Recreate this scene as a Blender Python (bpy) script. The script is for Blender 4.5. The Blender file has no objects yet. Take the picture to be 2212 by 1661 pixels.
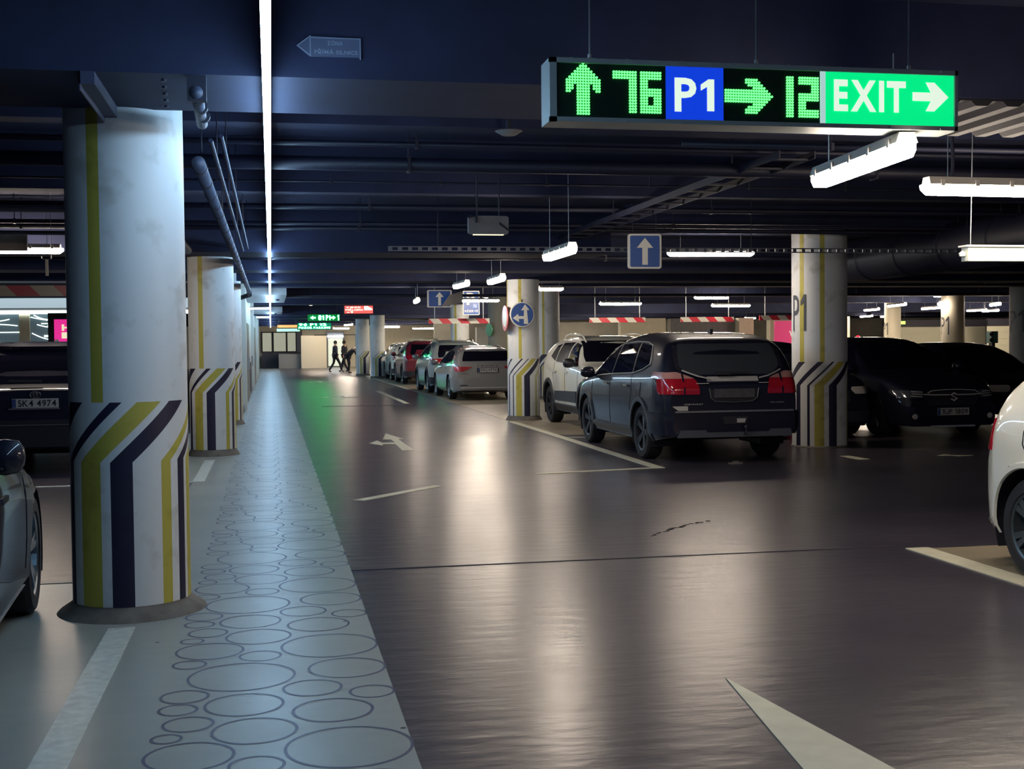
import bpy, bmesh, math, random
import numpy as np
from mathutils import Vector, Matrix
PI = math.pi
random.seed(7)
sc = bpy.context.scene
C = sc.collection

# ---------------------------------------------------------------- camera
EYE = 1.5
def camera_setup():
    cd = bpy.data.cameras.new('camera'); co = bpy.data.objects.new('camera', cd); C.objects.link(co)
    cd.sensor_width = 36.0; cd.lens = 2680.0/2212.0*36.0; cd.clip_start = 0.05; cd.clip_end = 300
    yaw, pit, rl = math.radians(10.9776), math.radians(1.8957), 0.010
    fwd = Vector((math.sin(yaw)*math.cos(pit), math.cos(yaw)*math.cos(pit), -math.sin(pit)))
    right = Vector((math.cos(yaw), -math.sin(yaw), 0)); up = right.cross(fwd)
    r2 = right*math.cos(rl) - up*math.sin(rl); u2 = right*math.sin(rl) + up*math.cos(rl)
    m = Matrix((( r2.x, u2.x, -fwd.x, 0), (r2.y, u2.y, -fwd.y, 0), (r2.z, u2.z, -fwd.z, EYE), (0, 0, 0, 1)))
    co.matrix_world = m
    sc.camera = co
camera_setup()
# ---------------------------------------------------------------- world and exposure
w = bpy.data.worlds.new('world'); sc.world = w; w.use_nodes = True
bg = w.node_tree.nodes['Background']; bg.inputs[0].default_value = (0.10, 0.12, 0.34, 1); bg.inputs[1].default_value = 0.22
sc.view_settings.view_transform = 'Standard'; sc.view_settings.look = 'None'
sc.view_settings.exposure = 0.0; sc.view_settings.gamma = 1.0; sc.view_settings.use_curve_mapping = False
LED_POWER = 48.0
TUBE_POWER = 85.0

# ---------------------------------------------------------------- materials
MATS = {}
def mat(name, col=(0.5, 0.5, 0.5), rough=0.5, metal=0.0, coat=0.0, emit=None, power=0.0, spec=0.5, noise=0.0, nscale=6.0, bump=0.0, trans=0.0):
    if name in MATS: return MATS[name]
    m = bpy.data.materials.new(name); m.use_nodes = True; nt = m.node_tree
    b = nt.nodes['Principled BSDF']
    b.inputs['Base Color'].default_value = (*col, 1); b.inputs['Roughness'].default_value = rough
    b.inputs['Metallic'].default_value = metal; b.inputs['Specular IOR Level'].default_value = spec
    b.inputs['Coat Weight'].default_value = coat; b.inputs['Coat Roughness'].default_value = 0.04
    b.inputs['Transmission Weight'].default_value = trans
    if emit: b.inputs['Emission Color'].default_value = (*emit, 1); b.inputs['Emission Strength'].default_value = power
    if noise > 0 or bump > 0:
        tc = nt.nodes.new('ShaderNodeTexCoord'); n = nt.nodes.new('ShaderNodeTexNoise')
        n.inputs['Scale'].default_value = nscale; n.inputs['Detail'].default_value = 6
        nt.links.new(tc.outputs['Object'], n.inputs['Vector'])
        if noise > 0:
            r = nt.nodes.new('ShaderNodeValToRGB')
            r.color_ramp.elements[0].position = 0.3; r.color_ramp.elements[1].position = 0.7
            r.color_ramp.elements[0].color = (*[c*(1-noise) for c in col], 1)
            r.color_ramp.elements[1].color = (*[min(1, c*(1+noise*0.6)) for c in col], 1)
            nt.links.new(n.outputs['Fac'], r.inputs['Fac']); nt.links.new(r.outputs['Color'], b.inputs['Base Color'])
        if bump > 0:
            bp = nt.nodes.new('ShaderNodeBump'); bp.inputs['Strength'].default_value = bump; bp.inputs['Distance'].default_value = 0.02
            nt.links.new(n.outputs['Fac'], bp.inputs['Height']); nt.links.new(bp.outputs['Normal'], b.inputs['Normal'])
    MATS[name] = m
    return m

def floor_mat(name, c0, c1, r0, r1, bump=0.25):
    m = bpy.data.materials.new(name); m.use_nodes = True; nt = m.node_tree; N = nt.nodes; Lk = nt.links
    b = N['Principled BSDF']; tc = N.new('ShaderNodeTexCoord')
    def noise(scale, sx=1, sy=1, det=5):
        mp = N.new('ShaderNodeMapping'); mp.inputs['Scale'].default_value = (sx, sy, 1)
        n = N.new('ShaderNodeTexNoise'); n.inputs['Scale'].default_value = scale; n.inputs['Detail'].default_value = det
        Lk.new(tc.outputs['Object'], mp.inputs['Vector']); Lk.new(mp.outputs['Vector'], n.inputs['Vector']); return n
    n1 = noise(0.7, 1, 1, 8); n2 = noise(9, 1, 1, 6)
    mix = N.new('ShaderNodeMath'); mix.operation = 'MULTIPLY_ADD'; mix.inputs[1].default_value = 0.35
    Lk.new(n2.outputs['Fac'], mix.inputs[0]); Lk.new(n1.outputs['Fac'], mix.inputs[2])
    r = N.new('ShaderNodeValToRGB'); r.color_ramp.elements[0].position = 0.42; r.color_ramp.elements[1].position = 0.92
    r.color_ramp.elements[0].color = (*c0, 1); r.color_ramp.elements[1].color = (*c1, 1)
    Lk.new(mix.outputs[0], r.inputs['Fac'])
    # dark specks of dirt
    v = N.new('ShaderNodeTexVoronoi'); v.inputs['Scale'].default_value = 2.3; Lk.new(tc.outputs['Object'], v.inputs['Vector'])
    sp = N.new('ShaderNodeMath'); sp.operation = 'LESS_THAN'; sp.inputs[1].default_value = 0.03
    Lk.new(v.outputs['Distance'], sp.inputs[0])
    mx = N.new('ShaderNodeMixRGB'); mx.inputs['Color2'].default_value = (0.02, 0.02, 0.03, 1)
    Lk.new(sp.outputs[0], mx.inputs['Fac']); Lk.new(r.outputs['Color'], mx.inputs['Color1']); Lk.new(mx.outputs['Color'], b.inputs['Base Color'])
    n3 = noise(1.6, 1, 1, 7)
    rr = N.new('ShaderNodeMapRange'); rr.inputs['From Min'].default_value = 0.3; rr.inputs['From Max'].default_value = 0.7
    rr.inputs['To Min'].default_value = r0; rr.inputs['To Max'].default_value = r1
    Lk.new(n3.outputs['Fac'], rr.inputs['Value']); Lk.new(rr.outputs['Result'], b.inputs['Roughness'])
    n4 = noise(3.2, 1, 3.0, 5)
    bp = N.new('ShaderNodeBump'); bp.inputs['Strength'].default_value = bump; bp.inputs['Distance'].default_value = 0.012
    Lk.new(n4.outputs['Fac'], bp.inputs['Height']); Lk.new(bp.outputs['Normal'], b.inputs['Normal'])
    b.inputs['Specular IOR Level'].default_value = 0.42
    return m

def column_mat(name, low, high, shift=58.0, z0=0.87, z1=1.2):
    """low/high: list of (start_degree, colour key) read clockwise from the side facing -Y"""
    K = {'w': (0.60, 0.62, 0.63), 'k': (0.010, 0.009, 0.035), 'y': (0.42, 0.37, 0.06), 'g': (0.40, 0.38, 0.16)}
    m = bpy.data.materials.new(name); m.use_nodes = True; nt = m.node_tree; N = nt.nodes; Lk = nt.links
    b = N['Principled BSDF']; b.inputs['Roughness'].default_value = 0.55
    tc = N.new('ShaderNodeTexCoord'); sx = N.new('ShaderNodeSeparateXYZ'); Lk.new(tc.outputs['Object'], sx.inputs[0])
    def M(op, a, b_=None, c=None):
        n = N.new('ShaderNodeMath'); n.operation = op
        for i, v in enumerate((a, b_, c)):
            if v is None: continue
            if isinstance(v, (int, float)): n.inputs[i].default_value = v
            else: Lk.new(v, n.inputs[i])
        return n.outputs[0]
    ny = M('MULTIPLY', sx.outputs['Y'], -1.0)
    ang = M('MULTIPLY', M('ARCTAN2', sx.outputs['X'], ny), 1/(2*PI))
    t = N.new('ShaderNodeMapRange'); t.inputs['From Min'].default_value = z0; t.inputs['From Max'].default_value = z1
    Lk.new(sx.outputs['Z'], t.inputs['Value'])
    sh = M('MULTIPLY', t.outputs['Result'], shift/360.0)
    u = M('FRACT', M('ADD', M('SUBTRACT', ang, sh), 1.5))
    uh = M('FRACT', M('ADD', ang, 1.5))
    def ramp(stops, src):
        r = N.new('ShaderNodeValToRGB'); r.color_ramp.interpolation = 'CONSTANT'; e = r.color_ramp.elements
        stops = sorted(((d/360+0.5), k) for d, k in stops)
        while len(e) > 1: e.remove(e[-1])
        e[0].position = 0; e[0].color = (*K['w'], 1)
        for p, k in stops:
            q = e.new(max(0.0005, min(0.9999, p))); q.color = (*K[k], 1)
        Lk.new(src, r.inputs['Fac']); return r.outputs['Color']
    cl = ramp(low, u); ch = ramp(high, uh)
    mx = N.new('ShaderNodeMixRGB'); Lk.new(M('GREATER_THAN', sx.outputs['Z'], z1), mx.inputs['Fac'])
    Lk.new(cl, mx.inputs['Color1']); Lk.new(ch, mx.inputs['Color2'])
    n = N.new('ShaderNodeTexNoise'); n.inputs['Scale'].default_value = 5; n.inputs['Detail'].default_value = 8
    Lk.new(tc.outputs['Object'], n.inputs['Vector'])
    r2 = N.new('ShaderNodeValToRGB'); r2.color_ramp.elements[0].position = 0.28; r2.color_ramp.elements[1].position = 0.45
    r2.color_ramp.elements[0].color = (0.72, 0.70, 0.66, 1); r2.color_ramp.elements[1].color = (1, 1, 1, 1)
    Lk.new(n.outputs['Fac'], r2.inputs['Fac'])
    ml = N.new('ShaderNodeMixRGB'); ml.blend_type = 'MULTIPLY'; ml.inputs['Fac'].default_value = 1
    Lk.new(mx.outputs['Color'], ml.inputs['Color1']); Lk.new(r2.outputs['Color'], ml.inputs['Color2'])
    Lk.new(ml.outputs['Color'], b.inputs['Base Color'])
    return m

def stripe_mat(name, period=0.62, c1=(0.55, 0.03, 0.05), c2=(0.62, 0.60, 0.52), slant=1.0):
    m = bpy.data.materials.new(name); m.use_nodes = True; nt = m.node_tree; N = nt.nodes; Lk = nt.links
    b = N['Principled BSDF']; b.inputs['Roughness'].default_value = 0.35
    tc = N.new('ShaderNodeTexCoord'); sx = N.new('ShaderNodeSeparateXYZ'); Lk.new(tc.outputs['Object'], sx.inputs[0])
    a = N.new('ShaderNodeMath'); a.operation = 'MULTIPLY_ADD'; a.inputs[1].default_value = slant
    Lk.new(sx.outputs['Z'], a.inputs[0]); Lk.new(sx.outputs['X'], a.inputs[2])
    d = N.new('ShaderNodeMath'); d.operation = 'DIVIDE'; d.inputs[1].default_value = period; Lk.new(a.outputs[0], d.inputs[0])
    f = N.new('ShaderNodeMath'); f.operation = 'FRACT'; Lk.new(d.outputs[0], f.inputs[0])
    g = N.new('ShaderNodeMath'); g.operation = 'GREATER_THAN'; g.inputs[1].default_value = 0.5; Lk.new(f.outputs[0], g.inputs[0])
    mx = N.new('ShaderNodeMixRGB'); mx.inputs['Color1'].default_value = (*c1, 1); mx.inputs['Color2'].default_value = (*c2, 1)
    Lk.new(g.outputs[0], mx.inputs['Fac']); Lk.new(mx.outputs['Color'], b.inputs['Base Color'])
    return m

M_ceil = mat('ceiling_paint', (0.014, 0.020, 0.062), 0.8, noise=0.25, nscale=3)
M_pipe = mat('dark_pipe', (0.008, 0.009, 0.026), 0.55)
M_dark = mat('dark_trim', (0.008, 0.008, 0.016), 0.6)
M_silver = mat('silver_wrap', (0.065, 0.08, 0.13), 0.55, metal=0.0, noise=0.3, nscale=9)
M_steel = mat('steel', (0.35, 0.36, 0.36), 0.35, metal=0.9)
M_conc = mat('concrete', (0.13, 0.115, 0.10), 0.8, noise=0.35, nscale=9, bump=0.3)
M_white = mat('white_paint', (0.66, 0.68, 0.64), 0.5)
M_cream = mat('cream_wall', (0.80, 0.72, 0.52), 0.6, noise=0.06)
M_marking = mat('marking_paint', (0.52, 0.50, 0.38), 0.45, noise=0.12, nscale=7)
M_grey = mat('grey_panel', (0.22, 0.22, 0.22), 0.5, noise=0.1)
M_tube = mat('lamp_diffuser', (0.9, 0.85, 0.8), 0.4, emit=(1.0, 0.84, 0.68), power=TUBE_POWER)
M_tube2 = mat('added_lamp_diffuser', (0.9, 0.85, 0.8), 0.4, emit=(1.0, 0.86, 0.66), power=TUBE_POWER*3.2)  # stronger glow for the lamps added between the far beams
M_led = mat('led_diffuser', (0.9, 0.9, 0.9), 0.4, emit=(0.43, 0.71, 1.0), power=LED_POWER)
M_ledw = mat('led_branch_diffuser', (0.9, 0.9, 0.9), 0.4, emit=(0.85, 0.92, 1.0), power=18)
M_lampbody = mat('lamp_body', (0.50, 0.47, 0.42), 0.45)
M_tyre = mat('tyre_rubber', (0.008, 0.008, 0.012), 0.75)
M_rim = mat('alloy', (0.22, 0.26, 0.30), 0.3, metal=0.9)
M_rimdark = mat('dark_alloy', (0.03, 0.032, 0.04), 0.35, metal=0.6)
M_glass = mat('tinted_glass', (0.004, 0.004, 0.010), 0.03, spec=0.6)
M_glass2 = mat('smoked_glass', (0.035, 0.042, 0.052), 0.12, spec=0.6)
M_chrome = mat('chrome', (0.62, 0.62, 0.60), 0.14, metal=1.0)
M_satin = mat('satin_chrome', (0.50, 0.48, 0.46), 0.38, metal=0.25, coat=0.5)
M_plastic = mat('black_plastic', (0.012, 0.012, 0.02), 0.45)
M_red = mat('red_lens', (0.32, 0.008, 0.02), 0.12, coat=0.6)
M_clear = mat('clear_lens', (0.42, 0.40, 0.38), 0.1, coat=0.6)
M_pink = mat('pale_lens', (0.42, 0.22, 0.20), 0.15, coat=0.6)
M_plate = mat('plate_white', (0.36, 0.35, 0.33), 0.4)
M_ink = mat('plate_ink', (0.01, 0.01, 0.02), 0.5)

# ---------------------------------------------------------------- mesh helpers
class MB:
    def __init__(s): s.v = []; s.f = []; s.m = []; s.cur = 0
    def add(s, vs, fs):
        o = len(s.v); s.v += [tuple(v) for v in vs]; s.f += [tuple(o+i for i in f) for f in fs]; s.m += [s.cur]*len(fs); return s
    def box(s, x0, x1, y0, y1, z0, z1):
        x0, x1 = min(x0, x1), max(x0, x1); y0, y1 = min(y0, y1), max(y0, y1); z0, z1 = min(z0, z1), max(z0, z1)
        return s.add([(x0,y0,z0),(x1,y0,z0),(x1,y1,z0),(x0,y1,z0),(x0,y0,z1),(x1,y0,z1),(x1,y1,z1),(x0,y1,z1)],
                     [(0,3,2,1),(4,5,6,7),(0,1,5,4),(1,2,6,5),(2,3,7,6),(3,0,4,7)])
    def cyl(s, a, b, r, n=14, r2=None, caps=True):
        a = Vector(a); b = Vector(b); r2 = r if r2 is None else r2
        d = (b-a).normalized(); u = d.orthogonal().normalized(); v = d.cross(u)
        vs = []
        for p, rr in ((a, r), (b, r2)):
            for i in range(n):
                t = 2*PI*i/n; vs.append(p + (u*math.cos(t)+v*math.sin(t))*rr)
        fs = [(i, (i+1) % n, n+(i+1) % n, n+i) for i in range(n)]
        if caps: fs += [tuple(range(n-1, -1, -1)), tuple(range(n, 2*n))]
        return s.add(vs, fs)
    def tube(s, pts, r, n=8):
        pts = [Vector(p) for p in pts]
        for a, b in zip(pts[:-1], pts[1:]): s.cyl(a, b, r, n)
        return s
    def lathe(s, prof, n=32, axis='z', c=(0,0,0)):
        vs = []
        for r, h in prof:
            for i in range(n):
                t = 2*PI*i/n; a, b = r*math.cos(t), r*math.sin(t)
                p = (a, b, h) if axis == 'z' else ((h, a, b) if axis == 'x' else (a, h, b))
                vs.append((p[0]+c[0], p[1]+c[1], p[2]+c[2]))
        fs = []
        for j in range(len(prof)-1):
            for i in range(n):
                q = (j*n+i, j*n+(i+1) % n, (j+1)*n+(i+1) % n, (j+1)*n+i); fs.append(q)
        return s.add(vs, fs)
    def prism(s, poly, fn, t0, t1):
        """poly: 2-D outline, fn(a, b, t) -> 3-D point"""
        n = len(poly); vs = [fn(a, b, t0) for a, b in poly]+[fn(a, b, t1) for a, b in poly]
        return s.add(vs, [tuple(range(n)), tuple(range(2*n-1, n-1, -1))]+[(i, n+i, n+(i+1) % n, (i+1) % n) for i in range(n)])
    def grid(s, P, thick=None, nrm=None):
        """P: rows of points; optional second layer shifted inwards by nrm*thick"""
        R = len(P); Q = len(P[0]); vs = [p for row in P for p in row]
        fs = [(i*Q+j, i*Q+j+1, (i+1)*Q+j+1, (i+1)*Q+j) for i in range(R-1) for j in range(Q-1)]
        if thick:
            o = R*Q; vs += [tuple(np.array(P[i][j])-np.array(nrm[i][j])*thick) for i in range(R) for j in range(Q)]
            fs += [tuple(o+k for k in reversed(f)) for f in fs]
            edge = [j for j in range(Q)]+[i*Q+Q-1 for i in range(1, R)]+[(R-1)*Q+j for j in range(Q-2, -1, -1)]+[i*Q for i in range(R-2, 0, -1)]
            for a, b in zip(edge, edge[1:]+edge[:1]): fs.append((b, a, o+a, o+b))
        return s.add(vs, fs)
    def build(s, name, m, parent=None, loc=(0,0,0), rotz=0.0, smooth=False, fix=True):
        me = bpy.data.meshes.new(name); me.from_pydata(s.v, [], s.f)
        ms = m if isinstance(m, (list, tuple)) else [m]
        for x in ms: me.materials.append(x)
        if len(ms) > 1: me.polygons.foreach_set('material_index', s.m)
        if fix:
            bm = bmesh.new(); bm.from_mesh(me); bmesh.ops.recalc_face_normals(bm, faces=bm.faces); bm.to_mesh(me); bm.free()
        if smooth: me.shade_smooth()
        me.update()
        o = bpy.data.objects.new(name, me); C.objects.link(o); o.location = loc; o.rotation_euler = (0, 0, rotz)
        if parent: o.parent = parent
        return o

def tag(o, label, cat, group=None, kind=None):
    o['label'] = label; o['category'] = cat
    if group: o['group'] = group
    if kind: o['kind'] = kind
    return o
def thing(name, label, cat, loc=(0,0,0), rotz=0.0, group=None):
    o = bpy.data.objects.new(name, None); C.objects.link(o); o.location = loc; o.rotation_euler = (0,0,rotz); o.empty_display_size = 0.1
    return tag(o, label, cat, group)
def struct(o): o['kind'] = 'structure'; return o
def repeat(o, offsets):
    for p in offsets:
        c = o.copy(); C.objects.link(c); c.parent = o.parent; c.location = (o.location[0]+p[0], o.location[1]+p[1], o.location[2]+p[2])

GLY = {}
def glyph(ch, bold):
    if (ch, bold) in GLY: return GLY[(ch, bold)]
    if ch == '1':
        q = bold*1.2; vs = [(0, .47-q, 0), (0, .57, 0), (.17, .69, 0), (.27+q, .69, 0), (.27+q, 0, 0), (.17-q, 0, 0), (.17-q, .555-q, 0)]
        fs = [(6, 5, 4, 3), (6, 3, 2), (0, 6, 2, 1)]
    else:
        cu = bpy.data.curves.new('glyphs', 'FONT'); cu.body = ch; cu.size = 1.0; cu.offset = bold; cu.resolution_u = 3
        ob = bpy.data.objects.new('glyphs', cu); C.objects.link(ob)
        dg = bpy.context.evaluated_depsgraph_get(); me = bpy.data.meshes.new_from_object(ob.evaluated_get(dg))
        vs = [tuple(v.co) for v in me.vertices]; fs = [tuple(p.vertices) for p in me.polygons]
        bpy.data.objects.remove(ob); bpy.data.curves.remove(cu); bpy.data.meshes.remove(me)
    GLY[(ch, bold)] = (vs, fs); return vs, fs
def text_geo(s, spacing=1.0, bold=0.0):
    V, Fs, x = [], [], 0.0
    for ch in s:
        if ch == ' ': x += 0.30; continue
        vs, fs = glyph(ch, bold)
        if not vs: continue
        x0 = min(v[0] for v in vs); x1 = max(v[0] for v in vs); o = len(V)
        V += [(v[0]-x0+x, v[1], v[2]) for v in vs]; Fs += [tuple(i+o for i in f) for f in fs]
        x += (x1-x0)+0.095*spacing+(spacing-1)*0.4
    return V, Fs
def text_on(mb, s, center, w_, h_, r=(1,0,0), u=(0,0,1), n=(0,-1,0), t=0.003, bold=0.02, spacing=1.0):
    """solid letters fitted to w x h at center, running along r, up u, facing n"""
    vs, fs = text_geo(s, spacing, bold)
    xs = [v[0] for v in vs]; ys = [v[1] for v in vs]; x0, x1, y0, y1 = min(xs), max(xs), min(ys), max(ys)
    r, u, n, c = Vector(r), Vector(u), Vector(n), Vector(center)
    out = [c + r*((v[0]-x0)/(x1-x0)-0.5)*w_ + u*((v[1]-y0)/(y1-y0)-0.5)*h_ + n*t for v in vs]
    mb.add(out, fs)
    return mb

# ---------------------------------------------------------------- the setting
M_fl = floor_mat('dark_floor', (0.028, 0.025, 0.038), (0.058, 0.051, 0.064), 0.278, 0.305, 0.38)
M_fw = floor_mat('walkway_floor', (0.25, 0.262, 0.238), (0.32, 0.33, 0.295), 0.31, 0.37, 0.12)
M_fb = floor_mat('bay_floor', (0.20, 0.17, 0.12), (0.28, 0.24, 0.17), 0.31, 0.38, 0.2)
struct(MB().box(-30, 62, -6, 92, -0.3, 0.0).build('floor', M_fl))
wk = struct(MB().box(-0.87, 0.5, -6, 84, 0.0, 0.003).box(-12, -0.87, -6, 8.3, 0.0, 0.003).box(-1.4, -0.87, 14.1, 26, 0.0, 0.003).build('floor_walkway', M_fw))
struct(MB().box(4.5, 60, 24.2, 84, 0.0, 0.003).box(4.5, 7.2, 19.6, 24.2, 0.0, 0.003).box(4.62, 60, -6, 8.12, 0.0, 0.003).build('floor_bays', M_fb))
# circle pattern printed on the walkway
cir = [(0.264,4.62,.242),(-.086,4.891,.169),(-.318,4.63,.167),(-.074,4.48,.104),(-.416,4.857,.062),(-.346,5.03,.104),(-.40,5.238,.083),(-.386,5.431,.105),(-.133,5.259,.167),(.227,5.102,.168),(.406,5.340,.101),(.155,5.453,.132),(.324,5.762,.182),(-.154,5.711,.243),(-.40,5.975,.082)]
mb = MB()
def ring(mb, cx, cy, r, w_, z, n=40):
    vs = []
    for rr in (r-w_, r):
        for i in range(n):
            t = 2*PI*i/n; vs.append((cx+rr*math.cos(t), cy+rr*math.sin(t), z))
    mb.add(vs, [(i, n+i, n+(i+1) % n, (i+1) % n) for i in range(n)])
for k in range(-1, 40):
    for x, y, r in cir:
        yy = y+1.594*k
        if yy < 70: ring(mb, x, yy, r, 0.013, 0.0042, 44 if k < 8 else 20)
M_ringp = mat('ring_print', (0.055, 0.05, 0.10), 0.4)
mb.build('circle_pattern', M_ringp, wk, fix=False)

# ceiling slab, beams
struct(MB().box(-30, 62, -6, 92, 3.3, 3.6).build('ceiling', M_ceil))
def beam(x0, x1, y0, y1, z0): return struct(MB().box(x0, x1, y0, y1, z0, 3.3).build('ceiling_beam', M_ceil))
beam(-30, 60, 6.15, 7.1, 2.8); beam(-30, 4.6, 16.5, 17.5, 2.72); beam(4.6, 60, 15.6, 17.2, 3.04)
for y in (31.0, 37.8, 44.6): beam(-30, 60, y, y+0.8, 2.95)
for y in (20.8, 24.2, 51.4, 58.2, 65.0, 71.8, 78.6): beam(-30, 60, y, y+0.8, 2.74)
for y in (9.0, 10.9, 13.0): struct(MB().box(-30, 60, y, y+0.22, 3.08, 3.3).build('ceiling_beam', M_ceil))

# walls
struct(MB().box(-30, 62, 86, 86.4, 0, 3.3).build('wall_far', M_cream))
struct(MB().box(8.6, 61, 66, 66.3, 0, 3.3).build('wall_back', mat('back_wall', (0.30, 0.28, 0.24), 0.7, noise=0.4, nscale=0.5)))
struct(MB().box(61, 61.4, -6, 86, 0, 3.3).build('wall_right', M_dark))
struct(MB().box(-30.4, -30, -6, 86, 0, 3.3).build('wall_left', M_dark))
struct(MB().box(-1.2, -0.66, 27.6, 70, 0, 3.3).build('wall_walkway', M_white))
struct(MB().box(-30, -1.2, 27.2, 27.5, 2.5, 3.3).build('wall_lobby', M_dark))
for i, (y0, y1, z1) in enumerate(((33.0, 36.0, 2.1), (38.8, 40.2, 1.0), (47.0, 51.5, 2.2))):
    d = struct(MB().box(-0.66, -0.60, y0, y1, 0.05, z1).build('door_%d' % (i+1), mat('door_grey', (0.16, 0.14, 0.14), 0.5)))
    MB().box(-0.60, -0.54, y0+0.15, y0+0.2, 0.9, 1.2).build('door_handle', M_steel, d)
for i, (y0, y1) in enumerate(((29.5, 30.2), (43.0, 43.6), (52.5, 53.0), (60.0, 60.6))):
    struct(MB().box(-0.66, -0.56, y0, y1, 0, 3.3).build('trim_%d' % (i+1), M_white))
struct(MB().box(-0.66, -0.62, 27.6, 70, 0, 0.12).build('baseboard_left', M_grey))

# ---------------------------------------------------------------- floor markings
def marking(poly, label, z=0.0035, m=None, name='floor_marking', cat='floor marking', group=None):
    cx = sum(p[0] for p in poly)/len(poly); cy = sum(p[1] for p in poly)/len(poly)
    mb = MB(); mb.prism([(x-cx, y-cy) for x, y in poly], lambda a, b, t: (a, b, t), 0.0, z)
    return tag(mb.build(name, m or M_marking, None, (cx, cy, 0.0005)), label, cat, group)
def rect(x0, x1, y0, y1): return [(x0, y0), (x1, y0), (x1, y1), (x0, y1)]
M_wline = mat('white_line', (0.54, 0.56, 0.50), 0.45, noise=0.2, nscale=18)
marking(rect(-0.875, -0.735, 2.0, 6.85), 'worn pale line running from the bottom left corner to the nearest striped column', 0.006, M_wline, 'bay_line', 'painted line')
marking(rect(-0.875, -0.745, 14.1, 16.75), 'short pale line ending at the second striped column on the left', 0.006, M_wline, 'bay_line', 'painted line')
marking(rect(-5.0, -0.875, 14.03, 14.12), 'thin pale line across the floor behind the black car on the left', 0.006, M_wline, 'bay_line', 'painted line')
marking(rect(4.44, 4.58, 14.1, 23.3), 'pale line along the driving lane beside the black and white SUVs', 0.006, None, 'bay_line', 'painted line')
marking([(2.96, 13.83), (2.96, 13.93), (4.44, 14.2), (4.44, 14.1)], 'thin white line crossing the lane at the corner of the black SUV bay', 0.0045, None, 'stop_line', 'painted line')
marking(rect(4.58, 7.2, 19.0, 19.1), 'pale line between the black and white SUV bays', 0.006, None, 'bay_line', 'painted line')
marking(rect(4.44, 4.62, -2, 8.15), 'cream edge line under the white hatchback at the right edge', 0.006, None, 'bay_line', 'painted line')
marking(rect(3.30, 3.44, 31.4, 40.2), 'far pale line in the lane left of the parked cars', 0.0045, None, 'bay_line', 'painted line')
marking(rect(4.44, 4.56, 41, 60), 'far pale line leading to the pair of distant columns', 0.006, None, 'bay_line', 'painted line')
marking(rect(4.58, 7.6, 30.2, 30.3), 'pale line behind the silver estate car', 0.006, None, 'bay_line', 'painted line')
marking([(0.746, 12.007), (0.85, 11.939), (1.755, 12.954), (1.682, 13.059)], 'lone diagonal white dash beside the patterned walkway', 0.004, None, 'lane_dash', 'painted line')
marking([(1.963, 5.194), (1.65, 2.9), (2.24, 2.9)], 'large white arrow tip at the bottom right of the lane', 0.004, None, 'lane_arrow', 'floor arrow')
marking([(1.80,17.47),(1.97,17.44),(1.956,19.55),(2.05,19.55),(1.88,20.92),(1.713,19.6),(1.84,19.57),(1.84,18.95),(1.642,18.93),(1.61,19.406),(1.436,18.879),(1.61,18.41),(1.63,18.66),(1.82,18.64)], 'white straight-and-left arrow painted in the lane', 0.004, None, 'lane_arrow', 'floor arrow')
def three_arrow(x, y, label, s=1.0):
    q = [(-.07,-1.3),(.07,-1.3),(.07,-.2),(.32,-.2),(.32,-.45),(.55,0),(.32,.45),(.32,.15),(.07,.15),(.07,.7),(.2,.7),(0,1.6),(-.2,.7),(-.07,.7),(-.07,.15),(-.32,.15),(-.32,.45),(-.55,0),(-.32,-.45),(-.32,-.2),(-.07,-.2)]
    marking([(x+a*s, y+b*s) for a, b in q], label, 0.004, None, 'lane_arrow', 'floor arrow')
three_arrow(1.9, 35.9, 'middle distance three-headed white arrow on the lane')
three_arrow(1.97, 51.4, 'farthest three-headed white arrow on the lane')
marking([(7.20, 14.9), (7.33, 14.9), (7.36, 14.4), (7.20, 14.4)], 'short white dash in front of the right striped column', 0.004, None, 'lane_dash', 'painted line')
marking([(8.4, 14.6), (8.6, 14.75), (8.6, 14.6), (8.85, 14.5), (8.6, 14.45), (8.6, 14.55)], 'small white arrow on the floor in front of the black car with chrome grille', 0.004, None, 'lane_arrow', 'floor arrow')
mb = MB(); pts_ = [(2.42, 9.28), (2.63, 9.52), (2.70, 9.61), (2.78, 9.66), (2.90, 9.80), (3.12, 9.93)]
for k_ in range(40):
    f_ = k_/39*(len(pts_)-1); i_ = min(int(f_), len(pts_)-2); a_, b_ = pts_[i_], pts_[i_+1]
    x_, y_ = a_[0]+(b_[0]-a_[0])*(f_-i_)+random.uniform(-.01, .01)-2.7, a_[1]+(b_[1]-a_[1])*(f_-i_)+random.uniform(-.02, .02)-9.6
    if random.random() < 0.75: r_ = random.uniform(.004, .016); mb.prism([(x_+r_*math.cos(2*PI*q/7)*1.5, y_+r_*math.sin(2*PI*q/7)) for q in range(7)], lambda a, b, t: (a, b, t), 0.0, 0.003)
tag(mb.build('scuff_mark', mat('scuff', (0.006, 0.006, 0.01), 0.8), None, (3.15, 9.5, 0.0005)), 'broken dark scuff mark on the lane floor right of centre', 'stain', kind='stuff')
M_seam = mat('floor_joint', (0.03, 0.028, 0.04), 0.7)
marking(rect(-8, -0.88, 8.24, 8.26), 'floor joint left of the nearest column', 0.0055, M_seam, 'floor_joint', 'floor joint')
marking(rect(0.5, 4.5, 8.26, 8.275), 'thin floor joint crossing the lane near the camera', 0.0035, M_seam, 'floor_joint', 'floor joint')
marking(rect(1.2, 3.4, 30.6, 30.75), 'dark floor joint crossing the lane beyond the straight-and-left arrow', 0.0035, M_seam, 'floor_joint', 'floor joint')

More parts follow.
